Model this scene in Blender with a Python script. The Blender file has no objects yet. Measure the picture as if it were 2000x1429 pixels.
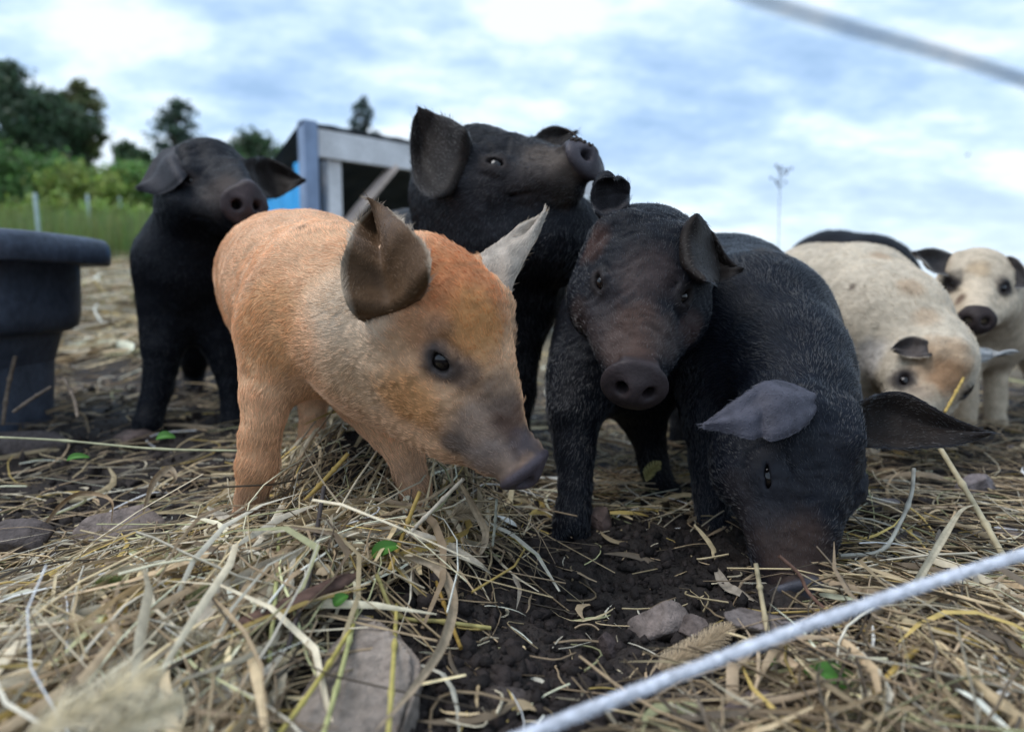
import bpy, bmesh, math, random, time
import numpy as np
from mathutils import Vector, Matrix
T0 = time.time(); VOXMUL = 1.0; HAIRMUL = 1.0
rng = np.random.default_rng(7)
random.seed(7)
scn = bpy.context.scene
col = scn.collection

# ------------------------------------------------------------------ camera
CAM = np.array((0.0, 0.0, 0.36)); FOC = 1333.0; PITCH = math.atan(150.0 / FOC)
cd = bpy.data.cameras.new('camera'); cam = bpy.data.objects.new('camera', cd); col.objects.link(cam)
cam.location = CAM; cam.rotation_euler = (math.radians(90) - PITCH, 0, 0)
cd.sensor_width = 36; cd.lens = 36 * FOC / 2000; cd.clip_start = 0.02; cd.clip_end = 5000
cd.dof.use_dof = True; cd.dof.focus_distance = 0.84; cd.dof.aperture_fstop = 2.6
scn.camera = cam

# ------------------------------------------------------------------ light
SUN_EL, SUN_AZ = math.radians(60), math.radians(262)
w = bpy.data.worlds.new('World'); scn.world = w; w.use_nodes = True
nt = w.node_tree; nt.nodes.clear()
def N(t, nodes=None, **kw):
    n = (nodes or nt.nodes).new(t)
    for k, v in kw.items():
        if hasattr(n, k): setattr(n, k, v)
    return n
def L(a, b, tree=None): (tree or nt).links.new(a, b)
def M_(op, a, b=None, tree=None):
    n = N('ShaderNodeMath', (tree or nt).nodes, operation=op)
    for i, v in enumerate((a, b)):
        if v is None: continue
        if isinstance(v, (int, float)): n.inputs[i].default_value = v
        else: L(v, n.inputs[i], tree)
    return n.outputs[0]
sky = N('ShaderNodeTexSky', sky_type='NISHITA', sun_disc=False, sun_elevation=SUN_EL, sun_rotation=SUN_AZ)
tc = N('ShaderNodeTexCoord'); sp = N('ShaderNodeSeparateXYZ'); L(tc.outputs['Generated'], sp.inputs[0])
den = M_('ADD', M_('MAXIMUM', sp.outputs[2], 0.0), 0.24)
cx = N('ShaderNodeCombineXYZ'); L(M_('DIVIDE', sp.outputs[0], den), cx.inputs[0]); L(M_('DIVIDE', sp.outputs[1], den), cx.inputs[1])
mp = N('ShaderNodeMapping'); L(cx.outputs[0], mp.inputs[0]); mp.inputs['Rotation'].default_value = (0, 0, math.radians(-24))
mp.inputs['Scale'].default_value = (1.0, 1.35, 1); mp.inputs['Location'].default_value = (3.1, 0.6, 0)
n1 = N('ShaderNodeTexNoise'); L(mp.outputs[0], n1.inputs['Vector']); n1.inputs['Scale'].default_value = 1.15; n1.inputs['Detail'].default_value = 5; n1.inputs['Roughness'].default_value = .55; n1.inputs['Distortion'].default_value = .35
n2 = N('ShaderNodeTexNoise'); L(mp.outputs[0], n2.inputs['Vector']); n2.inputs['Scale'].default_value = 3.6; n2.inputs['Detail'].default_value = 4; n2.inputs['Roughness'].default_value = .6
ms = M_('ADD', M_('MULTIPLY', n1.outputs[0], .58), M_('MULTIPLY', n2.outputs[0], .42))
cr = N('ShaderNodeValToRGB'); L(ms, cr.inputs[0])
e = cr.color_ramp.elements
e[0].position = .36; e[0].color = (.26, .40, .60, 1)
e[1].position = .575; e[1].color = (.71, .80, .89, 1)
k = e.new(.445); k.color = (.36, .51, .72, 1)
k = e.new(.51); k.color = (.50, .65, .82, 1)
sk = N('ShaderNodeVectorMath', operation='SCALE'); L(sky.outputs[0], sk.inputs[0]); sk.inputs['Scale'].default_value = .09
# bright thin band of cloud low over the horizon
hz = N('ShaderNodeMapRange'); L(sp.outputs[2], hz.inputs[0]); hz.inputs[1].default_value = .0; hz.inputs[2].default_value = .22; hz.inputs[3].default_value = .5; hz.inputs[4].default_value = 0
mx0 = N('ShaderNodeMix', data_type='RGBA'); L(hz.outputs[0], mx0.inputs[0]); L(cr.outputs[0], mx0.inputs[6]); mx0.inputs[7].default_value = (.74, .82, .90, 1)
mx = N('ShaderNodeMix', data_type='RGBA'); mx.inputs[0].default_value = .84; L(sk.outputs[0], mx.inputs[6]); L(mx0.outputs[2], mx.inputs[7])
bg = N('ShaderNodeBackground'); L(mx.outputs[2], bg.inputs[0]); bg.inputs[1].default_value = 1.0
wo = N('ShaderNodeOutputWorld'); L(bg.outputs[0], wo.inputs[0])
sd = bpy.data.lights.new('sun', 'SUN'); sd.energy = 1.4; sd.angle = math.radians(35); sd.color = (1, .97, .94)
sun = bpy.data.objects.new('sun', sd); col.objects.link(sun)
sv = Vector((math.sin(SUN_AZ) * math.cos(SUN_EL), math.cos(SUN_AZ) * math.cos(SUN_EL), math.sin(SUN_EL)))
sun.rotation_euler = sv.to_track_quat('Z', 'Y').to_euler(); sun.location = sv * 20
vs = scn.view_settings; vs.view_transform = 'Standard'; vs.look = 'None'; vs.exposure = 0.66; vs.gamma = 1; vs.use_curve_mapping = False
scn.render.engine = 'CYCLES'

# ------------------------------------------------------------------ helpers
CR = np.array((1., 0, 0)); CF = np.array((0, math.cos(PITCH), -math.sin(PITCH))); CU = np.array((0, math.sin(PITCH), math.cos(PITCH)))
def P(px, py, d): return CAM + d * (CF + (px - 1000) / FOC * CR - (py - 714.5) / FOC * CU)
def nrm(v): v = np.asarray(v, float); return v / (np.linalg.norm(v, axis=-1, keepdims=True) + 1e-12)
def hash3(i, seed):
    h = (i[:, 0].astype(np.int64) * 73856093) ^ (i[:, 1].astype(np.int64) * 19349663) ^ (i[:, 2].astype(np.int64) * 83492791) ^ (seed * 2654435761)
    h = (h ^ (h >> 13)) * 1274126177 & 0xffffffff
    return ((h ^ (h >> 16)) & 0xffff) / 65535.0
def vnoise(p, scale, seed=0, octaves=1):
    p = np.asarray(p, float); out = np.zeros(len(p)); amp = 1; tot = 0
    for o in range(octaves):
        q = p * scale; i = np.floor(q).astype(np.int64); f = q - i; f = f * f * (3 - 2 * f); s = np.zeros(len(p))
        for a in (0, 1):
            for b in (0, 1):
                for c in (0, 1):
                    wgt = (f[:, 0] if a else 1 - f[:, 0]) * (f[:, 1] if b else 1 - f[:, 1]) * (f[:, 2] if c else 1 - f[:, 2])
                    s += wgt * hash3(i + np.array((a, b, c)), seed + o)
        out += amp * s; tot += amp; amp *= .5; scale *= 2.03
    return out / tot
def sst(a, b, x): t = np.clip((x - a) / (b - a), 0, 1); return t * t * (3 - 2 * t)
def tag(o, label=None, cat=None, group=None, kind=None):
    if label: o['label'] = label
    if cat: o['category'] = cat
    if group: o['group'] = group
    if kind: o['kind'] = kind
    return o
def np_mesh(name, V, F, mat, parent=None, cols=None, smooth=True, extra=None):
    me = bpy.data.meshes.new(name); V = np.asarray(V, np.float32); F = np.asarray(F, np.int32)
    k = F.shape[1]; me.vertices.add(len(V)); me.vertices.foreach_set('co', V.ravel())
    me.loops.add(F.size); me.loops.foreach_set('vertex_index', F.ravel())
    me.polygons.add(len(F)); me.polygons.foreach_set('loop_start', np.arange(0, F.size, k, dtype=np.int32))
    me.update(calc_edges=True)
    if smooth: me.polygons.foreach_set('use_smooth', np.ones(len(F), bool))
    if cols is not None:
        c = np.ones((len(V), 4), np.float32); c[:, :cols.shape[1]] = cols
        at = me.attributes.new('tint', 'FLOAT_COLOR', 'POINT'); at.data.foreach_set('color', c.ravel())
    if extra is not None:
        at = me.attributes.new('wet', 'FLOAT', 'POINT'); at.data.foreach_set('value', extra.astype(np.float32))
    me.materials.append(mat); o = bpy.data.objects.new(name, me); col.objects.link(o)
    if parent: o.parent = parent
    return o
class MB:
    def __init__(s): s.v = []; s.f = []
    def add(s, V, F): b = len(s.v); s.v += [tuple(x) for x in V]; s.f += [tuple(b + i for i in f) for f in F]
    def box(s, c, size, R=None):
        c = np.array(c, float); h = np.array(size) / 2; R = np.eye(3) if R is None else R
        V = [c + R @ (h * np.array((x, y, z))) for x in (-1, 1) for y in (-1, 1) for z in (-1, 1)]
        s.add(V, [(0, 1, 3, 2), (4, 6, 7, 5), (0, 4, 5, 1), (2, 3, 7, 6), (0, 2, 6, 4), (1, 5, 7, 3)])
    def bar(s, a, b, wd, th, up=(0, 0, 1)):
        a = np.array(a, float); b = np.array(b, float); y = nrm(b - a); x = nrm(np.cross(y, up)); z = np.cross(x, y)
        s.box((a + b) / 2, (wd, np.linalg.norm(b - a), th), np.stack((x, y, z), 1))
    def tube(s, pts, r, n=8, cap=True):
        pts = np.array(pts, float); m = len(pts); r = np.broadcast_to(r, (m,)); V = []; F = []
        t = nrm(np.gradient(pts, axis=0)); ref = np.array((0, 0, 1.)) if abs(t[0][2]) < .9 else np.array((1., 0, 0))
        for i in range(m):
            x = nrm(np.cross(t[i], ref)); y = np.cross(x, t[i])
            for j in range(n): a = 2 * math.pi * j / n; V.append(pts[i] + r[i] * (x * math.cos(a) + y * math.sin(a)))
        for i in range(m - 1):
            for j in range(n): k2 = (j + 1) % n; F.append((i * n + j, i * n + k2, (i + 1) * n + k2, (i + 1) * n + j))
        if cap: F.append(tuple(range(n))[::-1]); F.append(tuple((m - 1) * n + j for j in range(n)))
        s.add(V, F)
    def build(s, name, mat, parent=None, smooth=False, bevel=0):
        me = bpy.data.meshes.new(name); me.from_pydata(s.v, [], s.f); me.update()
        if smooth: me.polygons.foreach_set('use_smooth', np.ones(len(me.polygons), bool))
        me.materials.append(mat); o = bpy.data.objects.new(name, me); col.objects.link(o)
        if parent: o.parent = parent
        if bevel: md = o.modifiers.new('bevel', 'BEVEL'); md.width = bevel; md.segments = 2; md.limit_method = 'ANGLE'
        return o
def empty(name, loc=(0, 0, 0)):
    o = bpy.data.objects.new(name, None); col.objects.link(o); o.location = loc; o.empty_display_size = .05; return o
def adopt(child, root):
    child.parent = root; child.matrix_parent_inverse = Matrix.Translation(root.location).inverted(); return child

# ------------------------------------------------------------------ materials
def material(name, rough=.6, spec=.3, attr=None, base=(.5, .5, .5), var=None, bump=None, transl=0, coat=0, sheen=0, metal=0):
    """attr: vertex colour name; var=(scale, lo, hi); bump=[(kind, scale, dist, strength)]"""
    m = bpy.data.materials.new(name); m.use_nodes = True; t = m.node_tree; b = t.nodes['Principled BSDF']
    b.inputs['Roughness'].default_value = rough; b.inputs['Specular IOR Level'].default_value = spec; b.inputs['Metallic'].default_value = metal
    b.inputs['Coat Weight'].default_value = coat; b.inputs['Sheen Weight'].default_value = sheen
    tcn = N('ShaderNodeTexCoord', t.nodes)
    if attr: a = N('ShaderNodeAttribute', t.nodes, attribute_name=attr); c = a.outputs['Color']
    else: a = N('ShaderNodeRGB', t.nodes); a.outputs[0].default_value = (*base, 1); c = a.outputs[0]
    for (sc, lo, hi) in (var or []):
        nz = N('ShaderNodeTexNoise', t.nodes); L(tcn.outputs['Object'], nz.inputs['Vector'], t); nz.inputs['Scale'].default_value = sc; nz.inputs['Detail'].default_value = 5
        mr = N('ShaderNodeMapRange', t.nodes); L(nz.outputs[0], mr.inputs[0], t); mr.inputs[1].default_value = .3; mr.inputs[2].default_value = .7; mr.inputs[3].default_value = lo; mr.inputs[4].default_value = hi
        v = N('ShaderNodeVectorMath', t.nodes, operation='SCALE'); L(c, v.inputs[0], t); L(mr.outputs[0], v.inputs['Scale'], t); c = v.outputs[0]
    L(c, b.inputs['Base Color'], t)
    prev = None
    for (kind, sc, dist, st) in (bump or []):
        if kind == 'noise':
            tx = N('ShaderNodeTexNoise', t.nodes); tx.inputs['Detail'].default_value = 6
        else: tx = N('ShaderNodeTexVoronoi', t.nodes)
        tx.inputs['Scale'].default_value = sc; L(tcn.outputs['Object'], tx.inputs['Vector'], t)
        bp = N('ShaderNodeBump', t.nodes); bp.inputs['Distance'].default_value = dist; bp.inputs['Strength'].default_value = st; L(tx.outputs[0], bp.inputs['Height'], t)
        if prev: L(prev, bp.inputs['Normal'], t)
        prev = bp.outputs[0]
    if prev: L(prev, b.inputs['Normal'], t)
    if transl:
        tr = N('ShaderNodeBsdfTranslucent', t.nodes); L(c, tr.inputs[0], t); mxs = N('ShaderNodeMixShader', t.nodes); mxs.inputs[0].default_value = transl
        L(b.outputs[0], mxs.inputs[1], t); L(tr.outputs[0], mxs.inputs[2], t); L(mxs.outputs[0], t.nodes['Material Output'].inputs[0], t)
    return m
m_skin = material('pig_skin', .55, .12, 'tint', var=[(60, .8, 1.2)], bump=[('noise', 260, .0014, .6), ('noise', 60, .003, .35)])
def wet_skin(m):
    t = m.node_tree; b = t.nodes['Principled BSDF']; a = N('ShaderNodeAttribute', t.nodes, attribute_name='wet')
    mr = N('ShaderNodeMapRange', t.nodes); L(a.outputs['Fac'], mr.inputs[0], t); mr.inputs[3].default_value = .6; mr.inputs[4].default_value = .42; L(mr.outputs[0], b.inputs['Roughness'], t)
wet_skin(m_skin)
m_hair_light = material('bristle_light', .5, .25, 'tint')
m_hair_black = material('bristle_black', .28, .68, 'tint')
m_eye = material('eye', .08, .5, None, (.008, .006, .006))
m_straw = material('straw', .55, .3, 'tint', var=[(90, .8, 1.15)], transl=.18)
m_soil = material('soil', .72, .3, 'tint', var=[(9, .75, 1.25), (120, .6, 1.35)], bump=[('noise', 150, .006, .9), ('noise', 40, .012, .6)])
m_crumb = material('soil_crumb', .78, .25, 'tint', bump=[('noise', 300, .003, .9)])
m_rock = material('rock', .85, .25, 'tint', var=[(14, .75, 1.2), (110, .7, 1.25)], bump=[('noise', 60, .008, .9), ('noise', 350, .0025, .9)])
m_leaf = material('leaf', .5, .3, 'tint', transl=.3)
m_bark = material('bark', .9, .1, None, (.07, .055, .045), var=[(12, .6, 1.3)])

# ------------------------------------------------------------------ terrain
def gauss(x, y, cx_, cy_, sx, sy, ang=0):
    c, s = math.cos(ang), math.sin(ang); u = (x - cx_) * c + (y - cy_) * s; v = -(x - cx_) * s + (y - cy_) * c
    return np.exp(-(u / sx) ** 2 - (v / sy) ** 2)
def terrain(x, y, fine=True):
    x = np.asarray(x, float); y = np.asarray(y, float); p = np.stack((x, y, x * 0), -1).reshape(-1, 3)
    z = .03 * (vnoise(p, 3.1, 3, 2) - .5).reshape(x.shape)
    z += .135 * gauss(x, y, -.22, 1.10, .16, .15)               # straw mound behind the orange piglet's fore legs
    z += .05 * gauss(x, y, -.30, .66, .30, .16, .5)             # bedding heap at the lower left
    z -= .03 * gauss(x, y, .06, .72, .13, .16)                  # scraped hollow
    z += .03 * gauss(x, y, .42, .62, .16, .10)
    z += .022 * gauss(x, y, .335, .755, .07, .05)              # soil pushed up by the rooting piglet
    z += .035 * sst(1.2, 1.8, y) * sst(.2, -.5, x)
    hill = np.clip(y - 1.9, 0, None) * sst(.0, -.38, x / np.maximum(y, .5)); hs_ = hill * hill / (hill + .5)
    z += .155 * np.minimum(hs_, 3.5) + .075 * np.clip(hs_ - 3.5, 0, 60)
    if fine:
        near = sst(3, 1.2, y)
        n9 = vnoise(p, 75, 12, 3); z += near * (.030 * (vnoise(p, 24, 11, 4) - .5) + .018 * np.abs(vnoise(p, 48, 14, 4) - .5) + .006 * (vnoise(p, 190, 13, 2) - .5)).reshape(x.shape)
    return z
def ground_pt(px, py):
    d = np.linspace(.3, 40, 6000) if py < 700 else np.linspace(.3, 6, 3000)
    pts = CAM + d[:, None] * (CF + (px - 1000) / FOC * CR - (py - 714.5) / FOC * CU)[None]
    h = pts[:, 2] - terrain(pts[:, 0], pts[:, 1], False); i = np.argmax(h < 0)
    return pts[i]
def soil_tint(x, y):
    p = np.stack((x, y, x * 0), -1)
    n = vnoise(p, 5, 21, 3)[:, None]; c = np.array((.013, .010, .009)) * (1 - n) + np.array((.036, .027, .023)) * n
    far = sst(2.3, 3.4, y)[:, None]; far_tan = np.array((.20, .16, .10)) * (.25 + 1.5 * vnoise(p, 2.6, 24, 4)[:, None])  # paler tan of the strawy ground further back
    c = c * (1 - far) + far_tan * far
    grass = (sst(0, 1, (y - 3.7 - 13 * sst(-.2, .5, x / np.maximum(y, .5)) + 1.5 * (vnoise(p, 2.2, 27, 3) - .5)) / 2.5))[:, None]; gcol = np.array((.07, .13, .035)) * (.7 + .6 * vnoise(p, 1.1, 22, 3)[:, None])
    return c * (1 - grass) + gcol * grass
def sheet(xs, ys, fine):
    X, Y = np.meshgrid(xs, ys); Z = terrain(X, Y, fine); nx, ny = len(xs), len(ys)
    V = np.stack((X, Y, Z), -1).reshape(-1, 3); i = (np.arange(ny - 1)[:, None] * nx + np.arange(nx - 1)[None]).ravel()
    return V, np.stack((i, i + 1, i + 1 + nx, i + nx), 1)
xs = np.concatenate((-np.geomspace(900, 1.35, 60), np.linspace(-1.3, -.46, 55), np.linspace(-.45, .75, 270), np.linspace(.76, 1.5, 50), np.geomspace(1.55, 900, 60)))
ys = np.concatenate((np.array((-60, -20, -8, -3, -1, -.3)), np.linspace(0, .44, 14), np.linspace(.45, 1.25, 215), np.linspace(1.26, 2.2, 70), np.geomspace(2.22, 2500, 110)))
V, F = sheet(xs, ys, True)
ground = np_mesh('ground', V, F, m_soil, cols=soil_tint(V[:, 0], V[:, 1])); tag(ground, kind='structure')

# ------------------------------------------------------------------ signed-distance modelling of animals
class SDF:
    def __init__(s): s.pr = []
    def cone(s, a, b, ra, rb, k=.02, op=1, hd=None): s.pr.append(('c', np.array(a, float), np.array(b, float), ra, rb, k, op, hd)); return s
    def chain(s, pts, k=.02, hd=None):
        for (a, ra), (b, rb) in zip(pts[:-1], pts[1:]): s.cone(a, b, ra, rb, k, 1, hd)
    def ell(s, c, R, rad, k=.02, op=1, hd=None): s.pr.append(('e', np.array(c, float), np.array(R, float), np.array(rad, float), None, k, op, hd)); return s
    @staticmethod
    def d1(q, p):
        if q[0] == 'c':
            a, b, r1, r2 = q[1:5]; ba = b - a; l2 = ba @ ba + 1e-9; rr = r1 - r2; a2 = max(l2 - rr * rr, 1e-9); il2 = 1 / l2
            pa = p - a; y = pa @ ba; z = y - l2; x2 = ((pa * l2 - y[:, None] * ba) ** 2).sum(1); y2 = y * y * l2; z2 = z * z * l2
            kk = np.sign(rr) * rr * rr * x2
            c1 = np.sign(z) * a2 * z2 > kk; c2 = np.sign(y) * a2 * y2 < kk
            o = (np.sqrt(x2 * a2 * il2) + y * rr) * il2 - r1
            o = np.where(c2, np.sqrt(x2 + y2) * il2 - r1, o); return np.where(c1, np.sqrt(x2 + z2) * il2 - r2, o)
        l = (p - q[1]) @ q[2]; k0 = np.sqrt(((l / q[3]) ** 2).sum(1)) + 1e-9; k1 = np.sqrt(((l / q[3] ** 2) ** 2).sum(1)) + 1e-9
        return k0 * (k0 - 1) / k1
    @staticmethod
    def bound(q):
        if q[0] == 'c': return (q[1] + q[2]) / 2, np.linalg.norm(q[1] - q[2]) / 2 + max(q[3], q[4])
        return q[1], q[3].max()
    def ev(s, p):
        p = np.asarray(p, float); d = np.full(len(p), 9.0)
        for q in s.pr:
            c, R = s.bound(q); lo = np.sqrt(((p - c) ** 2).sum(1)) - R; k = q[5]
            m = (lo < d + k) if q[6] > 0 else (lo < -d + k)
            if not m.any(): continue
            di = s.d1(q, p[m]); dm = d[m]
            if q[6] > 0: h = np.maximum(k - np.abs(dm - di), 0) / k; d[m] = np.minimum(dm, di) - h * h * k / 4
            else: h = np.maximum(k - np.abs(dm + di), 0) / k; d[m] = np.maximum(dm, -di) + h * h * k / 4
        return d
    def grad(s, p, e=.0008):
        g = np.zeros((len(p), 3))
        for sgn in ((1, -1, -1), (-1, -1, 1), (-1, 1, -1), (1, 1, 1)): v = np.array(sgn, float); g += v * s.ev(p + e * v)[:, None]
        return nrm(g)
    def hit(s, px, py):
        dv = CF + (px - 1000) / FOC * CR - (py - 714.5) / FOC * CU; t = np.arange(.2, 3, .002); pts = CAM + t[:, None] * dv
        d = s.ev(pts); i = int(np.argmax(d < .0005)); 
        if d[i] >= .0005: i = int(np.argmin(d))
        return pts[i]
    def depth(s, px, py):
        dv = CF + (px - 1000) / FOC * CR - (py - 714.5) / FOC * CU; t = np.arange(.4, 3, .002); d = s.ev(CAM + t[:, None] * dv); i = int(np.argmax(d < .0005))
        return None if d[i] >= .0005 else t[i]
    def mesh(s, h):
        B = 8; bs = [s.bound(q) for q in s.pr if q[6] > 0]; lo = np.min([c - r for c, r in bs], 0) - 3 * h; hi = np.max([c + r for c, r in bs], 0) + 3 * h
        nb = np.ceil((hi - lo) / (h * B)).astype(int); n = nb * B
        I = np.stack(np.meshgrid(*[np.arange(k) for k in nb], indexing='ij'), -1).reshape(-1, 3); cen = lo + (I * B + (B - 1) / 2) * h
        d = s.ev(cen); act = np.abs(d) < B * h * .87 * 1.5 + .006
        F = np.repeat(np.repeat(np.repeat(np.sign(d).reshape(nb).astype(np.float32), B, 0), B, 1), B, 2)
        off = np.stack(np.meshgrid(*[np.arange(B)] * 3, indexing='ij'), -1).reshape(-1, 3)
        A = I[act]
        for c0 in range(0, len(A), 600):
            ix = (A[c0:c0 + 600, None] * B + off[None]).reshape(-1, 3); F[ix[:, 0], ix[:, 1], ix[:, 2]] = s.ev(lo + ix * h)
        ins = F < 0; cnt = np.zeros(n - 1, np.uint8)
        for a in (0, 1):
            for b in (0, 1):
                for c in (0, 1): cnt += ins[a:n[0] - 1 + a, b:n[1] - 1 + b, c:n[2] - 1 + c]
        ci = np.argwhere((cnt > 0) & (cnt < 8)); idm = np.full(n - 1, -1, np.int32); idm[ci[:, 0], ci[:, 1], ci[:, 2]] = np.arange(len(ci))
        cor = np.array([(a, b, c) for a in (0, 1) for b in (0, 1) for c in (0, 1)]); vals = np.stack([F[ci[:, 0] + a, ci[:, 1] + b, ci[:, 2] + c] for a, b, c in cor], 1)
        S = np.zeros((len(ci), 3)); W = np.zeros(len(ci))
        for a in range(8):
            for b in range(a + 1, 8):
                if np.abs(cor[a] - cor[b]).sum() != 1: continue
                va, vb = vals[:, a], vals[:, b]; m = (va < 0) != (vb < 0); t = np.where(m, va / np.where(m, va - vb, 1), 0)
                S += m[:, None] * (cor[a] + t[:, None] * (cor[b] - cor[a])); W += m
        V = lo + (ci + S / W[:, None]) * h
        Q = []
        for ax in range(3):
            o1, o2 = [(1, 2), (2, 0), (0, 1)][ax]; e = np.zeros(3, int); e[ax] = 1
            sl0 = tuple(slice(0, n[i] - e[i]) for i in range(3)); sl1 = tuple(slice(e[i], n[i]) for i in range(3))
            ix = np.argwhere(ins[sl0] != ins[sl1]); ix = ix[(ix[:, o1] > 0) & (ix[:, o2] > 0) & (ix[:, o1] < n[o1] - 1) & (ix[:, o2] < n[o2] - 1)]
            u = np.zeros(3, int); u[o1] = 1; v = np.zeros(3, int); v[o2] = 1
            g = lambda d_: idm[(ix - d_)[:, 0], (ix - d_)[:, 1], (ix - d_)[:, 2]]
            q = np.stack((g(u + v), g(v), g(0 * u), g(u)), 1); fl = ~ins[ix[:, 0], ix[:, 1], ix[:, 2]]; q[fl] = q[fl][:, ::-1]; Q.append(q)
        Q = np.concatenate(Q); Q = Q[(Q >= 0).all(1)]
        return V, Q
def quad_normals(V, F):
    fn = np.cross(V[F[:, 2]] - V[F[:, 0]], V[F[:, 3]] - V[F[:, 1]]); out = np.zeros_like(V)
    for c in range(3):
        for k in range(4): out[:, c] += np.bincount(F[:, k], fn[:, c], len(V))
    return nrm(out)
def catmull(pts, n):
    p = np.array(pts, float); p = np.vstack((2 * p[0] - p[1], p, 2 * p[-1] - p[-2])); m = len(p) - 3; t = np.linspace(0, m - 1e-6, n); i = t.astype(int); f = (t - i)[:, None]
    a, b, c, d = p[i], p[i + 1], p[i + 2], p[i + 3]
    return .5 * (2 * b + (c - a) * f + (2 * a - 5 * b + 4 * c - d) * f ** 2 + (3 * b - 3 * c + d - a) * f ** 3)
def ear_mesh(e1, e2, cup, thick=.0042, nu=44, nv=26, body=None, fold=0):
    """two edges from base to tip in space; cup pushes the middle away from the camera (+) or towards it (-)"""
    A = catmull(e1, nu); B = catmull(e2, nu); Mi = (A + B) / 2; wd = np.linalg.norm(A - B, axis=1, keepdims=True)
    tdir = nrm(np.gradient(Mi, axis=0)); n = nrm(np.cross(nrm(A - B), tdir)); view = nrm(Mi - CAM); n = np.where((n * view).sum(1, keepdims=True) < 0, -n, n)
    v = np.linspace(0, 1, nv); w1 = (1 - v)[None, :, None]; w2 = v[None, :, None]; bulge = (4 * v * (1 - v))[None, :, None]
    S = A[:, None] * w1 + B[:, None] * w2 + n[:, None] * (cup * np.minimum(wd / wd.max(), 1))[:, None] * bulge
    uu_ = np.linspace(0, 1, nu)[:, None]; rip = np.sin(2 * math.pi * v)[None] * sst(0, .4, uu_) * fold + .0022 * np.sin(uu_ * 9 + v[None] * 5) * sst(.15, .5, uu_) + .0016 * np.sin(v[None] * 13 - uu_ * 4)
    S = S + n[:, None] * rip[..., None]
    if body is not None:      # slide the free part of the ear outwards until it clears the head
        vd = nrm(S - CAM)
        for _ in range(10):
            need = np.maximum(.0045 - body.ev(S.reshape(-1, 3)).reshape(nu, nv), 0).max(1); need *= sst(.10, .30, np.linspace(0, 1, nu))
            need = np.maximum(need, np.convolve(np.pad(need, 4, 'edge'), np.ones(9) / 9, 'valid')); S = S - vd * need[:, None, None] * .9
    du = np.gradient(S, axis=0); dv = np.gradient(S, axis=1); nn = nrm(np.cross(du, dv)); fl = ((nn * view[:, None]).sum(-1).mean() < 0); nn = -nn if fl else nn
    u = np.linspace(0, 1, nu)[:, None]; ed = np.clip(np.minimum(v, 1 - v) * 2 * 4, 0, 1)[None]; ed = np.sqrt(1 - (1 - ed) ** 2) * np.sqrt(np.clip(1 - np.clip((u - .88) / .12, 0, 1) ** 2, 0, 1))
    th = thick * (1.5 - .7 * u) * ed; th = th[..., None] * .5
    back = S + nn * th; front = S - nn * th; V = np.concatenate((front.reshape(-1, 3), back.reshape(-1, 3)))
    g = np.arange(nu * nv).reshape(nu, nv); q = np.stack((g[:-1, :-1], g[:-1, 1:], g[1:, 1:], g[1:, :-1]), -1).reshape(-1, 4); o = nu * nv
    fq = q if fl else q[:, ::-1]
    F = [fq, fq[:, ::-1] + o]
    for e_ in (g[:, 0], g[:, -1], g[-1, :]):
        F.append(np.stack((e_[:-1], e_[1:], e_[1:] + o, e_[:-1] + o), 1))
    F = np.concatenate(F)
    hd = np.tile(np.repeat(tdir[:, None], nv, 1).reshape(-1, 3), (2, 1)); inner = np.concatenate((np.ones(o), np.zeros(o)))
    uu = np.tile(np.repeat(np.linspace(0, 1, nu)[:, None], nv, 1).ravel(), 2); rim = np.tile(np.broadcast_to(1 - ed, (nu, nv)).ravel(), 2)
    # check orientation of front normal: it should look at the camera
    a, b, c = V[fq[:, 0]], V[fq[:, 1]], V[fq[:, 2]]; fn = np.cross(b - a, c - a)
    if (fn * (a - CAM)).sum() > 0: F[:2 * len(q)] = F[:2 * len(q)][:, ::-1]
    return V, F, hd, inner, uu, rim
def frame(skull, disc, xhint):
    ax = disc - skull; Ln = np.linalg.norm(ax); s = Ln / .2123; ax = ax / Ln; x = nrm(xhint - (np.dot(xhint, ax)) * ax); zz = np.cross(x, ax)
    th = math.atan2(.055, .205); y = ax * math.cos(th) + zz * math.sin(th); z = -ax * math.sin(th) + zz * math.cos(th)
    return np.stack((x, y, z), 1), s
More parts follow.
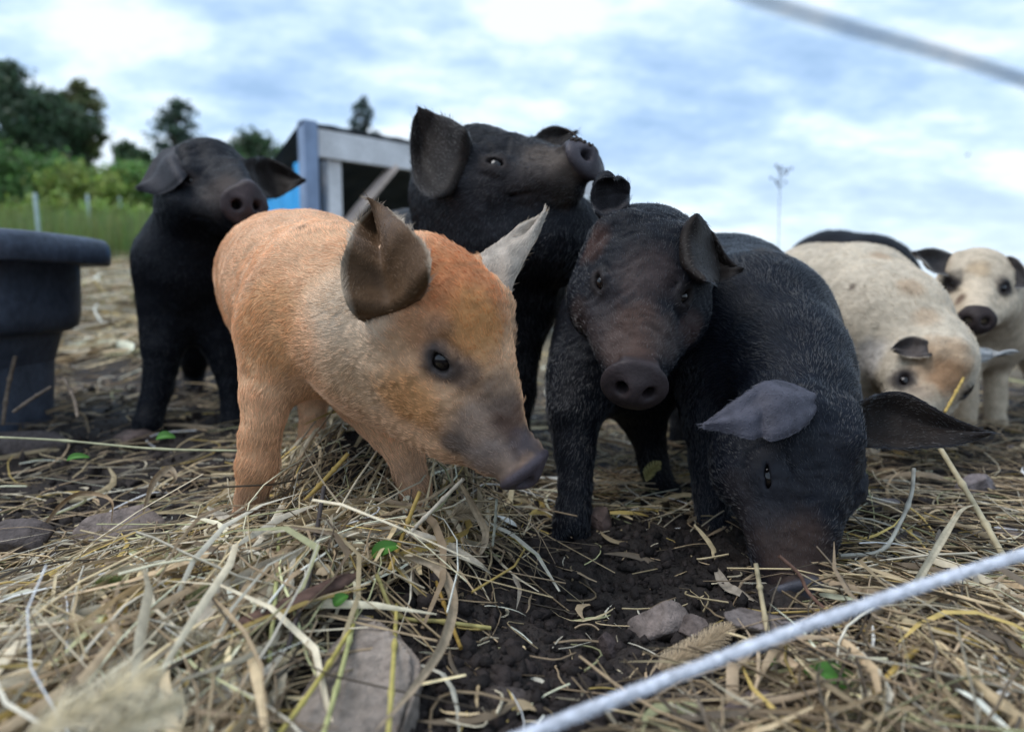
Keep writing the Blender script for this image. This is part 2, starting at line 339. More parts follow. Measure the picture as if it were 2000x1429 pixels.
def add_head(S, skull, disc, xhint, o):
    R, s = frame(skull, disc, np.array(xhint, float)); s *= o.get('hs', 1.0); W = lambda *c: skull + R @ (np.array(c) * s); back = -R[:, 1]; up = R[:, 2]
    hb = nrm(back + .25 * up); hs = nrm(back - .1 * up); f = o.get('fat', 1.0); sn = o.get('snout', .86)
    S.ell(W(0, -.012, .0), R, np.array((.070 * f, .078, .068)) * s, .03, hd=hb)
    S.cone(W(0, .03, .012), W(0, .165, -.050), .055 * s, .031 * s * sn, .03, hd=hb)
    S.cone(W(0, .0, -.05), W(0, .165, -.075), .052 * s, .020 * s, .03, hd=hs)
    for sg in (-1, 1):
        S.ell(W(sg * .043 * f, .030, -.042), R, np.array((.042, .070, .055)) * s, .025, hd=hs)
        S.cone(W(sg * .034, .085, -.043), W(sg * .019, .155, -.060), .034 * s, .022 * s * sn, .015, hd=hs)
        S.cone(W(sg * .043, .040, .018), W(sg * .034, .085, .0), .018 * s * o.get('brow', 1), .012 * s * o.get('brow', 1), .02, hd=hb)
    # muzzle and rooting disc
    S.cone(W(0, .15, -.05), W(0, .192, -.054), .033 * s * sn, .0315 * s * sn, .010, hd=hb)
    tilt = o.get('tilt', .12); Rt = R @ np.array([[1, 0, 0], [0, math.cos(tilt), -math.sin(tilt)], [0, math.sin(tilt), math.cos(tilt)]])
    S.ell(W(0, .199, -.053), Rt, np.array((.0445 * sn, .0115, .0375 * sn)) * s, .006, hd=hb)
    zr = -.053 + .034 * sn; S.cone(W(-.016, .188, zr - .006), W(.016, .188, zr - .006), .006 * s, .006 * s, .006, hd=hb)
    S.cone(W(-.018, .176, zr - .006), W(.018, .176, zr - .006), .0042 * s, .0042 * s, .005, hd=hb)
    for sg in (-1, 1):
        S.cone(W(sg * .0155, .214, -.053), W(sg * .0115, .190, -.055), .0082 * s, .006 * s, .005, op=-1)
        S.cone(W(sg * .026, .188, -.083), W(sg * .040, .125, -.074), .0026 * s, .0030 * s, .004, op=-1); S.cone(W(sg * .040, .125, -.074), W(sg * .047, .100, -.066), .0030 * s, .0034 * s, .004, op=-1)
    return R, s, W
EYES = []
def add_eye(S, R, s, W, o, sg, px):
    if px: c = S.hit(*px); 
    else:
        t = np.linspace(.02, .12, 300)[:, None] * s; ray = W(0, .062, .004) + t * (R @ nrm((sg * .93, .15, .3))); d = S.ev(ray); c = ray[int(np.argmax(d > 0))]
    n = S.grad(c[None])[0]; r = .0122 * s * o.get('eye', 1.0); cen = c - n * r * .62; fwd = nrm(R[:, 1] - (R[:, 1] @ n) * n * 1.0 - .25 * R[:, 2]); fwd = nrm(fwd - (fwd @ n) * n); upv = np.cross(n, fwd)
    if upv @ R[:, 2] < 0: upv = -upv
    Re = np.stack((fwd, upv, n), 1)
    S.ell(cen, Re, np.array((1.65, 1.3, 1.28)) * r, .010 * s)
    S.cone(cen + Re @ np.array((-1.3, .75, .75)) * r, cen + Re @ np.array((.2, 1.15, .8)) * r, .0024 * s, .0026 * s, .004); S.cone(cen + Re @ np.array((.2, 1.15, .8)) * r, cen + Re @ np.array((1.5, .5, .6)) * r, .0026 * s, .0018 * s, .004)
    S.cone(cen + Re @ np.array((-1.2, -1.0, .6)) * r, cen + Re @ np.array((.9, -1.15, .6)) * r, .0022 * s, .0022 * s, .005)
    S.cone(cen + Re @ np.array((-1.6, 1.35, .55)) * r, cen + Re @ np.array((.8, 1.9, .6)) * r, .0014 * s, .0014 * s, .004, op=-1)
    S.cone(cen + Re @ np.array((-1.9, -1.45, .2)) * r, cen + Re @ np.array((.9, -1.95, .4)) * r, .0013 * s, .0013 * s, .004, op=-1)
    op = o.get('open', 1.0)
    S.ell(cen + n * r * .95 - upv * r * .08, Re, np.array((1.12, .70 * op, 1.0)) * r, .0022, op=-1)
    return cen, r, Re
def torso(S, pts, k=.022):
    for (a, ra), (b, rb) in zip(pts[:-1], pts[1:]): S.cone(a, b, ra, rb, k, hd=nrm(nrm(b - a) + np.array((0, 0, -.35))))
def leg(S, pts, toes=True, kk=.007):
    hd_ = nrm(pts[-1][0] - pts[0][0]); S.chain(pts[:2], .04, hd=hd_); S.chain(pts[1:], kk, hd=hd_)
    if toes:
        a, r = pts[-1]; dn = nrm(pts[-1][0] - pts[-2][0]); side = nrm(np.cross(dn, nrm(a - CAM) * np.array((1, 1, 0)))); fr = nrm(CAM - a) * np.array((1, 1, 0))
        for sg in (-1, 1): S.cone(a + side * sg * r * .42, a + side * sg * r * .62 + fr * r * .5 - np.array((0, 0, r * 1.1)), r * .66, r * .5, .004, hd=dn)
def make_hair(name, V, F, hd, hl, hdn, colr, count, mat, parent, rad=.00022, lift=.35, seed=1, pale=None):
    r = np.random.default_rng(seed); tri = np.concatenate((F[:, [0, 1, 2]], F[:, [0, 2, 3]])); a, b, c = V[tri[:, 0]], V[tri[:, 1]], V[tri[:, 2]]
    cr_ = np.cross(b - a, c - a); ar = np.linalg.norm(cr_, axis=1); fn = cr_ / (ar[:, None] + 1e-15)
    face = ((CAM - a) / np.linalg.norm(CAM - a, axis=1, keepdims=True) * fn).sum(1)
    wt = ar * hdn[tri].mean(1) * np.where(face > -.45, 1, .12); cs = np.cumsum(wt); ti = np.searchsorted(cs, r.random(count) * cs[-1]).clip(0, len(tri) - 1)
    u, v = r.random(count), r.random(count); m = u + v > 1; u[m] = 1 - u[m]; v[m] = 1 - v[m]; bw = np.stack((1 - u - v, u, v), 1)
    it = lambda X: (X[tri[ti]] * (bw[..., None] if X.ndim == 2 else bw)).sum(1)
    p = it(V); n = fn[ti]; t = it(hd); t = nrm(t - (t * n).sum(1, keepdims=True) * n); ln = it(hl) * (.6 + .8 * r.random(count)); cc = it(colr)
    fl = vnoise(p, 38, 5)[:, None] - .5; bt = np.cross(n, t); t = nrm(t + bt * (fl * 1.5 + (r.random((count, 1)) - .5) * .6))
    li = lift * (.5 + r.random((count, 1))); K = 4; pts = np.zeros((count, K, 3)); q = p - n * .0006; dirv = nrm(t + n * li)
    for i in range(K):
        pts[:, i] = q; q = q + dirv * (ln[:, None] / (K - 1)); dirv = nrm(dirv - n * li * .33 + np.array((0, 0, -.06)))
    cu = bpy.data.hair_curves.new(name); cu.add_curves([K] * count); cu.points.foreach_set('position', pts.reshape(-1).astype(np.float32))
    ra = cu.attributes.get('radius') or cu.attributes.new('radius', 'FLOAT', 'POINT')
    ra.data.foreach_set('value', np.tile(np.array((1, .9, .65, .15)) * rad, count).astype(np.float32))
    at = cu.attributes.new('tint', 'FLOAT_COLOR', 'CURVE'); c4 = np.ones((count, 4), np.float32); c4[:, :3] = cc * (.72 + .56 * r.random((count, 1))); odd = r.random(count) < .09; c4[odd, :3] = c4[odd, :3] * .9 + (np.array((.014, .018, .027)) if pale is None else np.array(pale)); at.data.foreach_set('color', c4.ravel())
    cu.materials.append(mat); o = bpy.data.objects.new(name, cu); col.objects.link(o); adopt(o, parent); return o
def build_pig(label, S, head, ears, base, under, paint, group, voxel=.0026, hair=60000, hlen=.010, hmat=None, snoutc=(.05, .038, .04), eyec=None, rad=.00027, skinmul=.75, lift=.35, seed=1, earin=(.02, .015, .013), earout=None, fringe=None, hooves=()):
    skull, disc, xh, o = head; R, s, W = add_head(S, skull, disc, xh, o); eyes = [add_eye(S, R, s, W, o, sg, px) for sg, px in o['eyes']]
    for er in ears:
        a_, b_ = (P(*er[k_][0]) if not er.get('snap', True) else P(er[k_][0][0], er[k_][0][1], (S.depth(er[k_][0][0], er[k_][0][1]) or er[k_][0][2]) + .004) for k_ in ('e1', 'e2')); m_ = (a_ + b_) / 2
        S.cone(a_ * .75 + m_ * .25, b_ * .75 + m_ * .25, .010 * s, .010 * s, .028, hd=-R[:, 1])
    V, F = S.mesh(voxel * VOXMUL); nbody = len(V)
    # hair flow: blend of the flow of the nearest masses
    hd = np.zeros((nbody, 3)); wsum = np.zeros(nbody)
    for q in S.pr:
        if q[6] < 0 or q[7] is None: continue
        cb, rb_ = SDF.bound(q); mk = ((V - cb) ** 2).sum(1) < (rb_ + .05) ** 2
        wv = np.exp(-np.maximum(SDF.d1(q, V[mk]), 0) / .012); hd[mk] += wv[:, None] * q[7]; wsum[mk] += wv
    hd = hd / (wsum[:, None] + 1e-6)
    g = quad_normals(V, F); lc0 = ((V - skull) @ R) / s; hm0 = sst(.17, .11, np.linalg.norm(lc0 - np.array((0, .06, -.03)), axis=1))
    rid = 1 - np.abs(2 * vnoise(lc0 * np.array((.55, 1.6, .9)), 62, 71, 2) - 1); near_disc = sst(.185, .150, lc0[:, 1])
    V = V + g * (hm0 * near_disc * ((rid - .6) * .0030 + (vnoise(V, 140, 72, 2) - .5) * .0016) + (1 - hm0) * ((vnoise(V, 26, 73, 2) - .5) * .006))[:, None] * s
    # coat colour, mixed darker wherever the surface faces down
    nz = vnoise(V, 22, 31 + seed, 3)[:, None]; n2_ = vnoise(V, 70, 41 + seed, 2)[:, None]
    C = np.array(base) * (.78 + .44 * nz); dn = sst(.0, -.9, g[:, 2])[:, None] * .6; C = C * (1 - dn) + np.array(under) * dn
    warp = (vnoise(V, 30, 51, 3) - .5) * .9 + (vnoise(V, 110, 52, 2) - .5) * .5
    def dab(C, pts, cen, rad_, colr, st):
        dd = np.linalg.norm(pts - cen, axis=1) / rad_ + warp[:len(pts)] * .55; m = (st * sst(1.15, .45, dd))[:, None]; return C * (1 - m) + np.array(colr) * m
    for it in paint:
        cen = S.hit(it[0], it[1]) if it[2] is None else W(*it[2]); C = dab(C, V, cen, it[3], it[4], it[5])
    loc = ((V - skull) @ R) / s; td = o.get('tilt', .12); yl = (loc - np.array((0, .199, -.053))) @ np.array((0, math.cos(td), math.sin(td)))
    inhd = np.linalg.norm((loc - np.array((0, .199, -.053))) / np.array((.065, .05, .06)), axis=1) < 1; dist_d = np.where(inhd, 1.4 - (yl + .024) / .018 * .4, 3)
    sm = sst(1.12, .92, dist_d); C = C * (1 - sm[:, None]) + np.array(snoutc) * (.8 + .4 * n2_) * sm[:, None]
    hden = np.ones(nbody) * (1 - sst(1.5, 1.1, dist_d)); hl = np.full(nbody, hlen)
    headm = sst(.16, .10, np.linalg.norm(loc - np.array((0, .06, -.03)), axis=1)); hl *= 1 - .35 * headm; hl *= 1 - .45 * sst(.14, .19, loc[:, 1]) * headm
    for cen, r_, Re in eyes:
        de = np.linalg.norm(((V - cen) @ Re) / np.array((1.35, 1.0, 1.2)), axis=1) / r_; em = sst(1.9, 1.15, de + .4 * warp)
        C = C * (1 - em[:, None]) + np.array(eyec or (.03, .024, .024)) * em[:, None]; hden *= 1 - sst(1.7, 1.2, de)
    Cs = C * skinmul; wet = sm.copy()
    allV, allF, allH, allC, allD, allL, allS = [V], [F], [hd], [C], [hden], [hl], [Cs]; off = nbody; wets = [wet]
    for er in ears:
        edges = []
        for ed_ in (er['e1'], er['e2']):
            ps = []
            for i_, (x_, y_, d_) in enumerate(ed_):
                h_ = S.depth(x_, y_) if er.get('snap', True) else None
                if h_ is not None and abs(h_ - d_) < .35: d_ = h_ + .010 if i_ == 0 else min(d_, h_ - .007)
                ps.append(P(x_, y_, d_))
            edges.append(ps)
        ev, ef, eh, inn, uu, rim = ear_mesh(edges[0], edges[1], er['cup'], er.get('th', .0042) * s, fold=er.get('fold', .004), body=S if er.get('snap', True) else None)
        fin = er.get('front_in', True); im = inn if fin else 1 - inn
        ci = np.array(er.get('cin', earin)); co = np.array(er.get('cout', earout if earout is not None else base)); nn = vnoise(ev, 90, 61, 2)[:, None]
        c = (ci * im[:, None] + co * (1 - im[:, None])) * (.75 + .5 * nn); rr = sst(.35, .95, rim)[:, None] * .7
        c = c * (1 - rr) + np.array(fringe if fringe is not None else co) * rr
        allV.append(ev); allF.append(ef + off); allH.append(eh); allC.append(c); allS.append(c * skinmul); allD.append(er.get('den', .55) * (1 + 1.0 * rim)); allL.append(hlen * (.55 + .5 * er.get('fr', 1.0) * rim)); wets.append(np.zeros(len(ev))); off += len(ev)
    Va, Fa = np.concatenate(allV), np.concatenate(allF)
    base_pt = np.array((Va[:, 0].mean(), Va[:, 1].mean(), max(0, Va[:, 2].min()))); root = empty('pig', base_pt)
    tag(root, label, 'pig', group)
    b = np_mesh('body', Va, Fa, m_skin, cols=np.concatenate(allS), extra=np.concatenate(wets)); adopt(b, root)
    for cen, r_, Re in eyes:
        bm = bmesh.new(); bmesh.ops.create_uvsphere(bm, u_segments=24, v_segments=16, radius=r_); me = bpy.data.meshes.new('eye'); bm.to_mesh(me); bm.free()
        me.polygons.foreach_set('use_smooth', np.ones(len(me.polygons), bool)); me.materials.append(m_eye); eo = bpy.data.objects.new('eye', me); col.objects.link(eo); eo.location = cen; adopt(eo, root)
    if hair: make_hair('bristles', Va, Fa, np.concatenate(allH), np.concatenate(allL), np.concatenate(allD), np.concatenate(allC), int(hair * HAIRMUL), hmat or m_hair_black, root, rad, lift, seed, None if hmat is None else (.06, .05, .035))
    print('pig', label[:30], len(Va), round(time.time() - T0, 1)); return root
BLK, BLKU = (.0055, .0065, .0105), (.0035, .0038, .0055)
GRP = 'piglets crowding together in the pen'

# ---- orange piglet in front
S = SDF()
torso(S, [(P(740, 645, .87), .098), (P(655, 602, .96), .114), (P(600, 570, 1.10), .124), (P(558, 542, 1.27), .122)])
S.cone(P(735, 725, .88), P(880, 838, .815), .062, .038, .03, hd=nrm(P(600, 700, .9) - P(880, 830, .8)))
leg(S, [(P(572, 655, .95), .072), (P(524, 765, .92), .035), (P(508, 850, .92), .0248), (P(503, 905, .92), .0252), (P(492, 965, .925), .0205), (P(485, 1020, .93), .021), (P(478, 1055, .93), .024)])
leg(S, [(P(740, 760, .99), .065), (P(786, 870, .965), .028), (P(808, 950, .95), .0215), (P(832, 1030, .935), .020), (P(850, 1075, .925), .023)])
leg(S, [(P(548, 610, 1.28), .088), (P(522, 715, 1.28), .042), (P(508, 790, 1.30), .026), (P(500, 870, 1.28), .024)])
leg(S, [(P(600, 620, 1.32), .088), (P(615, 720, 1.32), .042), (P(612, 790, 1.34), .026), (P(608, 860, 1.32), .024)])
A_ears = [dict(e1=[(735, 645, .785), (684, 606, .79), (667, 540, .80), (682, 475, .82), (700, 428, .835), (728, 402, .84)], e2=[(815, 600, .765), (840, 545, .755), (836, 488, .77), (798, 445, .80), (758, 410, .83), (731, 401, .839)], cup=.034, fr=1.2, fold=.016),
          dict(e1=[(925, 505, .85), (985, 465, .855), (1030, 432, .86), (1067, 411, .87)], e2=[(990, 600, .81), (1006, 548, .82), (1038, 488, .84), (1067, 414, .868)], cup=-.012, snap=False, front_in=False, cin=(.25, .15, .08), cout=(.58, .50, .42), fr=.5, den=.9, fold=.006)]
OR = (.78, .38, .14); LT = (.92, .78, .62); DK = (.10, .075, .07); RD = (.74, .26, .09)
build_pig('orange piglet with dark snout standing in the straw in front', S, (P(846, 598, .800), P(1030, 926, .795), (-.42, -.88, -.2), dict(eyes=((1, (862, 706)), (-1, None)), eye=1.0, hs=1.0, tilt=-.1, snout=.84, fat=.84)), A_ears, (.88, .535, .315), (.50, .29, .18),
    [(690, 600, None, .075, LT, .85), (700, 720, None, .07, (.74, .52, .34), .7), (640, 560, None, .06, (.76, .54, .35), .5), (900, 560, None, .085, RD, .8), (930, 640, None, .05, OR, .8), (800, 660, None, .04, (.30, .17, .09), .4),
     (868, 708, None, .032, (.13, .098, .09), .75), (908, 735, None, .024, (.16, .12, .11), .7), (940, 840, None, .050, (.42, .32, .27), .75), (1000, 815, None, .030, (.15, .085, .065), .85), (1015, 860, None, .022, (.13, .085, .08), .8), (888, 865, None, .022, (.16, .13, .12), .7), (960, 905, None, .038, (.34, .27, .245), .65),
     (800, 790, None, .05, OR, .7), (860, 640, None, .022, (.30, .19, .13), .5), (980, 760, None, .03, (.26, .19, .15), .6), (500, 900, None, .05, (.66, .34, .17), .5), (490, 1000, None, .045, (.32, .18, .11), .75), (800, 960, None, .06, (.45, .28, .18), .6),
     (520, 640, None, .08, (.76, .38, .15), .6), (560, 420, None, .06, (.85, .54, .34), .6), (590, 445, None, .012, (.25, .12, .06), .6), (0, 0, (0, .182, -.024), .026, (.15, .12, .125), .9)],
    GRP, voxel=.0035, hair=125000, hlen=.0112, hmat=m_hair_light, snoutc=(.13, .105, .12), rad=.00025, skinmul=.58, lift=.2, seed=1, eyec=(.10, .082, .078), earin=(.15, .085, .045), earout=(.50, .40, .30), fringe=(.55, .45, .34))

# ---- black piglet at the left resting its chin on the orange one
S = SDF()
torso(S, [(P(395, 430, 1.56), .095), (P(375, 520, 1.63), .125), (P(400, 525, 1.85), .145), (P(430, 520, 2.12), .145)])
leg(S, [(P(335, 600, 1.62), .072), (P(318, 680, 1.60), .045), (P(310, 750, 1.60), .033), (P(296, 800, 1.59), .029), (P(286, 826, 1.57), .030)])
leg(S, [(P(420, 620, 1.66), .07), (P(440, 690, 1.66), .042), (P(452, 750, 1.66), .031), (P(455, 800, 1.66), .028), (P(456, 825, 1.65), .028)])
leg(S, [(P(390, 620, 2.1), .10), (P(380, 690, 2.1), .05), (P(380, 730, 2.15), .03), (P(380, 790, 2.1), .028)])
leg(S, [(P(470, 620, 2.1), .10), (P(480, 690, 2.1), .05), (P(480, 730, 2.15), .03), (P(480, 790, 2.1), .028)])
build_pig('black piglet at the left resting its muddy snout on the orange rump', S, (P(402, 352, 1.545), P(472, 398, 1.375), (-.85, -.45, .05), dict(eyes=((1, (370, 350)), (-1, None)), open=.8, hs=1.1, fat=1.08)),
    [dict(e1=[(362, 290, 1.55), (325, 292, 1.52), (292, 328, 1.49), (266, 368, 1.46)], e2=[(372, 335, 1.47), (350, 360, 1.46), (315, 382, 1.45), (268, 371, 1.455)], cup=-.014, front_in=False, cout=(.05, .048, .055)),
     dict(e1=[(458, 318, 1.57), (510, 306, 1.57), (560, 325, 1.57), (597, 350, 1.57)], e2=[(490, 378, 1.52), (535, 388, 1.53), (568, 374, 1.55), (597, 353, 1.565)], cup=.02)],
    BLK, BLKU, [(410, 350, None, .10, (.020, .021, .027), .7), (430, 375, None, .05, (.06, .042, .036), .8), (400, 400, None, .05, (.04, .034, .034), .5)], GRP, voxel=.0052, hair=26000, hlen=.009, snoutc=(.055, .04, .042), seed=2)

# ---- big black pig lifting its head over the others
S = SDF()
torso(S, [(P(905, 410, 1.27), .095), (P(955, 470, 1.29), .128), (P(960, 545, 1.38), .145), (P(870, 545, 1.58), .165), (P(800, 548, 1.78), .18)])
S.cone(P(965, 440, 1.26), P(1085, 465, 1.22), .10, .085, .05, hd=np.array((-.3, 0, -.9)))
leg(S, [(P(1005, 600, 1.30), .075), (P(1012, 680, 1.29), .042), (P(1012, 760, 1.29), .032), (P(1005, 850, 1.29), .027), (P(1000, 895, 1.28), .028)])
leg(S, [(P(930, 620, 1.42), .08), (P(930, 700, 1.42), .045), (P(930, 780, 1.42), .03), (P(925, 870, 1.42), .028)])
leg(S, [(P(760, 640, 1.78), .11), (P(750, 710, 1.78), .055), (P(750, 760, 1.82), .032), (P(750, 830, 1.78), .03)])
leg(S, [(P(850, 640, 1.85), .11), (P(850, 710, 1.85), .055), (P(850, 760, 1.88), .032), (P(850, 820, 1.85), .03)])
S_BIG = S
build_pig('largest black pig with its head raised above the others, dirt on its snout', S, (P(912, 354, 1.27), P(1152, 312, 1.10), (-.55, -.83, 0), dict(eyes=((1, (968, 320)), (-1, None)), tilt=.22, open=.62, hs=1.0, snout=.80)),
    [dict(e1=[(892, 372, 1.19), (848, 390, 1.18), (813, 362, 1.19), (802, 300, 1.20), (804, 240, 1.21), (816, 211, 1.215)], e2=[(925, 300, 1.19), (912, 256, 1.20), (880, 232, 1.205), (852, 224, 1.21), (834, 214, 1.212), (818, 210, 1.215)], cup=.03),
     dict(e1=[(1035, 275, 1.34), (1065, 251, 1.35), (1098, 249, 1.36), (1128, 256, 1.37)], e2=[(1080, 300, 1.32), (1098, 288, 1.33), (1112, 275, 1.35), (1128, 259, 1.365)], cup=.012, snap=False)],
    (.0065, .007, .0105), BLKU, [(1000, 380, None, .11, (.023, .024, .030), .7), (1060, 320, None, .05, (.11, .085, .07), .85), (1105, 330, None, .04, (.12, .095, .08), .7), (1030, 360, None, .05, (.05, .042, .042), .7), (1100, 385, None, .03, (.045, .035, .028), .7), (960, 330, None, .06, (.04, .035, .037), .6), (930, 430, None, .08, (.035, .032, .036), .5)],
    GRP, voxel=.0039, hair=60000, hlen=.012, snoutc=(.075, .066, .076), seed=3)

# ---- black piglet in the middle looking at the camera
S = SDF()
torso(S, [(P(1270, 560, 1.08), .098), (P(1225, 660, 1.14), .118), (P(1290, 610, 1.34), .14), (P(1370, 590, 1.62), .14)])
leg(S, [(P(1145, 740, 1.09), .065), (P(1122, 810, 1.05), .040), (P(1122, 880, 1.035), .0285), (P(1124, 950, 1.02), .0245), (P(1120, 1000, 1.01), .026), (P(1116, 1022, 1.0), .027)])
leg(S, [(P(1250, 760, 1.16), .06), (P(1262, 830, 1.18), .034), (P(1272, 890, 1.19), .025), (P(1288, 945, 1.18), .023), (P(1300, 965, 1.17), .025)])
leg(S, [(P(1330, 640, 1.6), .10), (P(1330, 720, 1.6), .05), (P(1330, 780, 1.63), .03), (P(1330, 860, 1.6), .027)])
leg(S, [(P(1420, 640, 1.65), .10), (P(1420, 720, 1.65), .05), (P(1420, 780, 1.68), .03), (P(1420, 850, 1.65), .027)])
build_pig('black piglet in the middle facing the viewer with brown muzzle and one drooping ear', S, (P(1262, 512, .99), P(1240, 752, .845), (-.98, .03, .16), dict(eyes=((1, (1173, 551)), (-1, (1335, 578))), eye=.84, open=.85, tilt=.05, fat=1.16, hs=1.03)),
    [dict(e1=[(1180, 445, 1.0), (1160, 408, .985), (1152, 378, .975), (1166, 356, .968), (1200, 348, .965)], e2=[(1230, 430, 1.01), (1230, 392, 1.01), (1230, 368, 1.01), (1222, 350, 1.0), (1204, 347, .968)], cup=.012, fold=.003, cin=(.03, .027, .03)),
     dict(e1=[(1330, 452, 1.0), (1360, 417, .99), (1392, 455, .965), (1420, 498, .95), (1453, 524, .94)], e2=[(1340, 545, .965), (1378, 550, .945), (1408, 553, .935), (1434, 541, .935), (1452, 528, .94)], cup=.026)],
    (.007, .008, .0125), BLKU, [(1240, 590, None, .10, (.025, .026, .033), .7), (1240, 650, None, .055, (.10, .058, .044), .8), (1180, 650, None, .04, (.10, .072, .065), .6), (1300, 660, None, .04, (.10, .075, .068), .6), (1200, 680, None, .03, (.12, .085, .075), .5), (1265, 530, None, .05, (.075, .05, .045), .6), (1160, 480, None, .035, (.085, .045, .035), .7), (1130, 620, None, .03, (.07, .045, .038), .5), (1350, 640, None, .03, (.07, .04, .034), .6), (1180, 590, None, .03, (.055, .047, .05), .6)],
    GRP, voxel=.0035, hair=70000, hlen=.009, snoutc=(.052, .04, .042), seed=4)

# ---- black piglet rooting at the right
S = SDF()
torso(S, [(P(1560, 775, .95), .078), (P(1522, 715, 1.02), .098), (P(1463, 655, 1.12), .133), (P(1415, 615, 1.32), .150), (P(1390, 595, 1.58), .155)])
leg(S, [(P(1410, 740, 1.08), .078), (P(1392, 830, 1.04), .042), (P(1390, 900, 1.03), .032), (P(1392, 970, 1.02), .027), (P(1396, 1025, 1.01), .028)])
leg(S, [(P(1555, 780, 1.12), .08), (P(1560, 860, 1.10), .042), (P(1562, 930, 1.10), .03), (P(1562, 1000, 1.09), .027)])
leg(S, [(P(1360, 660, 1.58), .11), (P(1350, 740, 1.58), .05), (P(1350, 800, 1.61), .03), (P(1350, 880, 1.58), .028)])
leg(S, [(P(1470, 660, 1.60), .11), (P(1470, 740, 1.60), .05), (P(1470, 800, 1.63), .03), (P(1470, 870, 1.60), .028)])
build_pig('black piglet at the right rooting with its nose in the soil', S, (P(1556, 858, .895), P(1566, 1190, .78), (-.82, -.56, .02), dict(eyes=((1, (1502, 930)), (-1, None)), open=.30, eye=1.25, brow=1.3, fat=1.10, snout=1.08)),
    [dict(e1=[(1585, 765, .87), (1510, 744, .84), (1440, 778, .815), (1370, 831, .80)], e2=[(1592, 800, .83), (1566, 838, .80), (1512, 862, .78), (1486, 855, .79), (1462, 861, .785), (1420, 846, .79), (1373, 834, .795)], cup=-.016, fold=.001, front_in=False, cout=(.085, .083, .105)),  # bluish grey sheen of the ear back is put into its colour
     dict(e1=[(1655, 795, .90), (1720, 768, .885), (1770, 770, .88), (1845, 806, .86), (1940, 843, .85)], e2=[(1660, 872, .87), (1725, 876, .85), (1790, 877, .84), (1862, 872, .84), (1936, 849, .849)], cup=.022)],
    (.0065, .0085, .0150), BLKU, [(1560, 1080, None, .06, (.045, .028, .023), .9), (1480, 1030, None, .04, (.035, .026, .025), .6), (1600, 1130, None, .05, (.04, .026, .022), .9), (1500, 950, None, .05, (.030, .030, .037), .7), (1600, 900, None, .06, (.016, .017, .022), .6), (1440, 960, None, .03, (.028, .022, .022), .5)], GRP, voxel=.0035, hair=90000, hlen=.009, snoutc=(.10, .10, .12), seed=5, eyec=(.026, .027, .034))

# ---- cream piglet rooting behind it
S = SDF()
torso(S, [(P(1795, 690, 1.39), .085), (P(1728, 640, 1.48), .128), (P(1665, 608, 1.64), .158), (P(1592, 592, 1.85), .160)])
leg(S, [(P(1700, 720, 1.48), .08), (P(1690, 780, 1.48), .04), (P(1690, 840, 1.48), .03), (P(1690, 890, 1.47), .026)])
leg(S, [(P(1800, 720, 1.55), .08), (P(1810, 780, 1.55), .04), (P(1810, 820, 1.55), .03), (P(1810, 870, 1.55), .026)])
leg(S, [(P(1570, 660, 1.85), .11), (P(1560, 720, 1.85), .05), (P(1560, 760, 1.88), .03), (P(1560, 820, 1.85), .028)])
leg(S, [(P(1650, 660, 1.9), .11), (P(1650, 720, 1.9), .05), (P(1650, 760, 1.93), .03), (P(1650, 810, 1.9), .028)])
build_pig('cream piglet with a rusty forehead rooting behind the black one', S, (P(1826, 700, 1.36), P(1775, 842, 1.24), (-.85, -.5, -.1), dict(eyes=((1, (1767, 742)), (-1, None)), fat=1.05)),
    [dict(e1=[(1826, 672, 1.36), (1792, 657, 1.32), (1760, 662, 1.30), (1741, 680, 1.29)], e2=[(1828, 694, 1.33), (1800, 699, 1.31), (1768, 698, 1.29), (1744, 685, 1.29)], cup=.012),
     dict(e1=[(1872, 672, 1.40), (1920, 680, 1.40), (1950, 688, 1.40), (1986, 684, 1.40)], e2=[(1880, 716, 1.38), (1920, 706, 1.385), (1952, 696, 1.39), (1984, 688, 1.40)], cup=-.01, front_in=False, cout=(.42, .42, .42))],
    (.62, .53, .41), (.42, .35, .28), [(1840, 715, None, .07, (.40, .22, .10), .6), (1850, 735, None, .04, (.32, .15, .06), .6), (1720, 500, None, .03, (.46, .30, .18), .6), (1780, 560, None, .03, (.46, .30, .18), .6), (1810, 620, None, .03, (.46, .30, .18), .5), (1664, 560, None, .011, (.12, .08, .06), .9), (1765, 745, None, .03, (.05, .04, .045), .9), (1700, 700, None, .05, (.48, .46, .45), .7), (1790, 770, None, .03, (.25, .18, .13), .6)],
    GRP, voxel=.0052, hair=34000, hlen=.011, hmat=m_hair_light, seed=6, snoutc=(.06, .045, .045), earin=(.09, .075, .07), skinmul=.8)

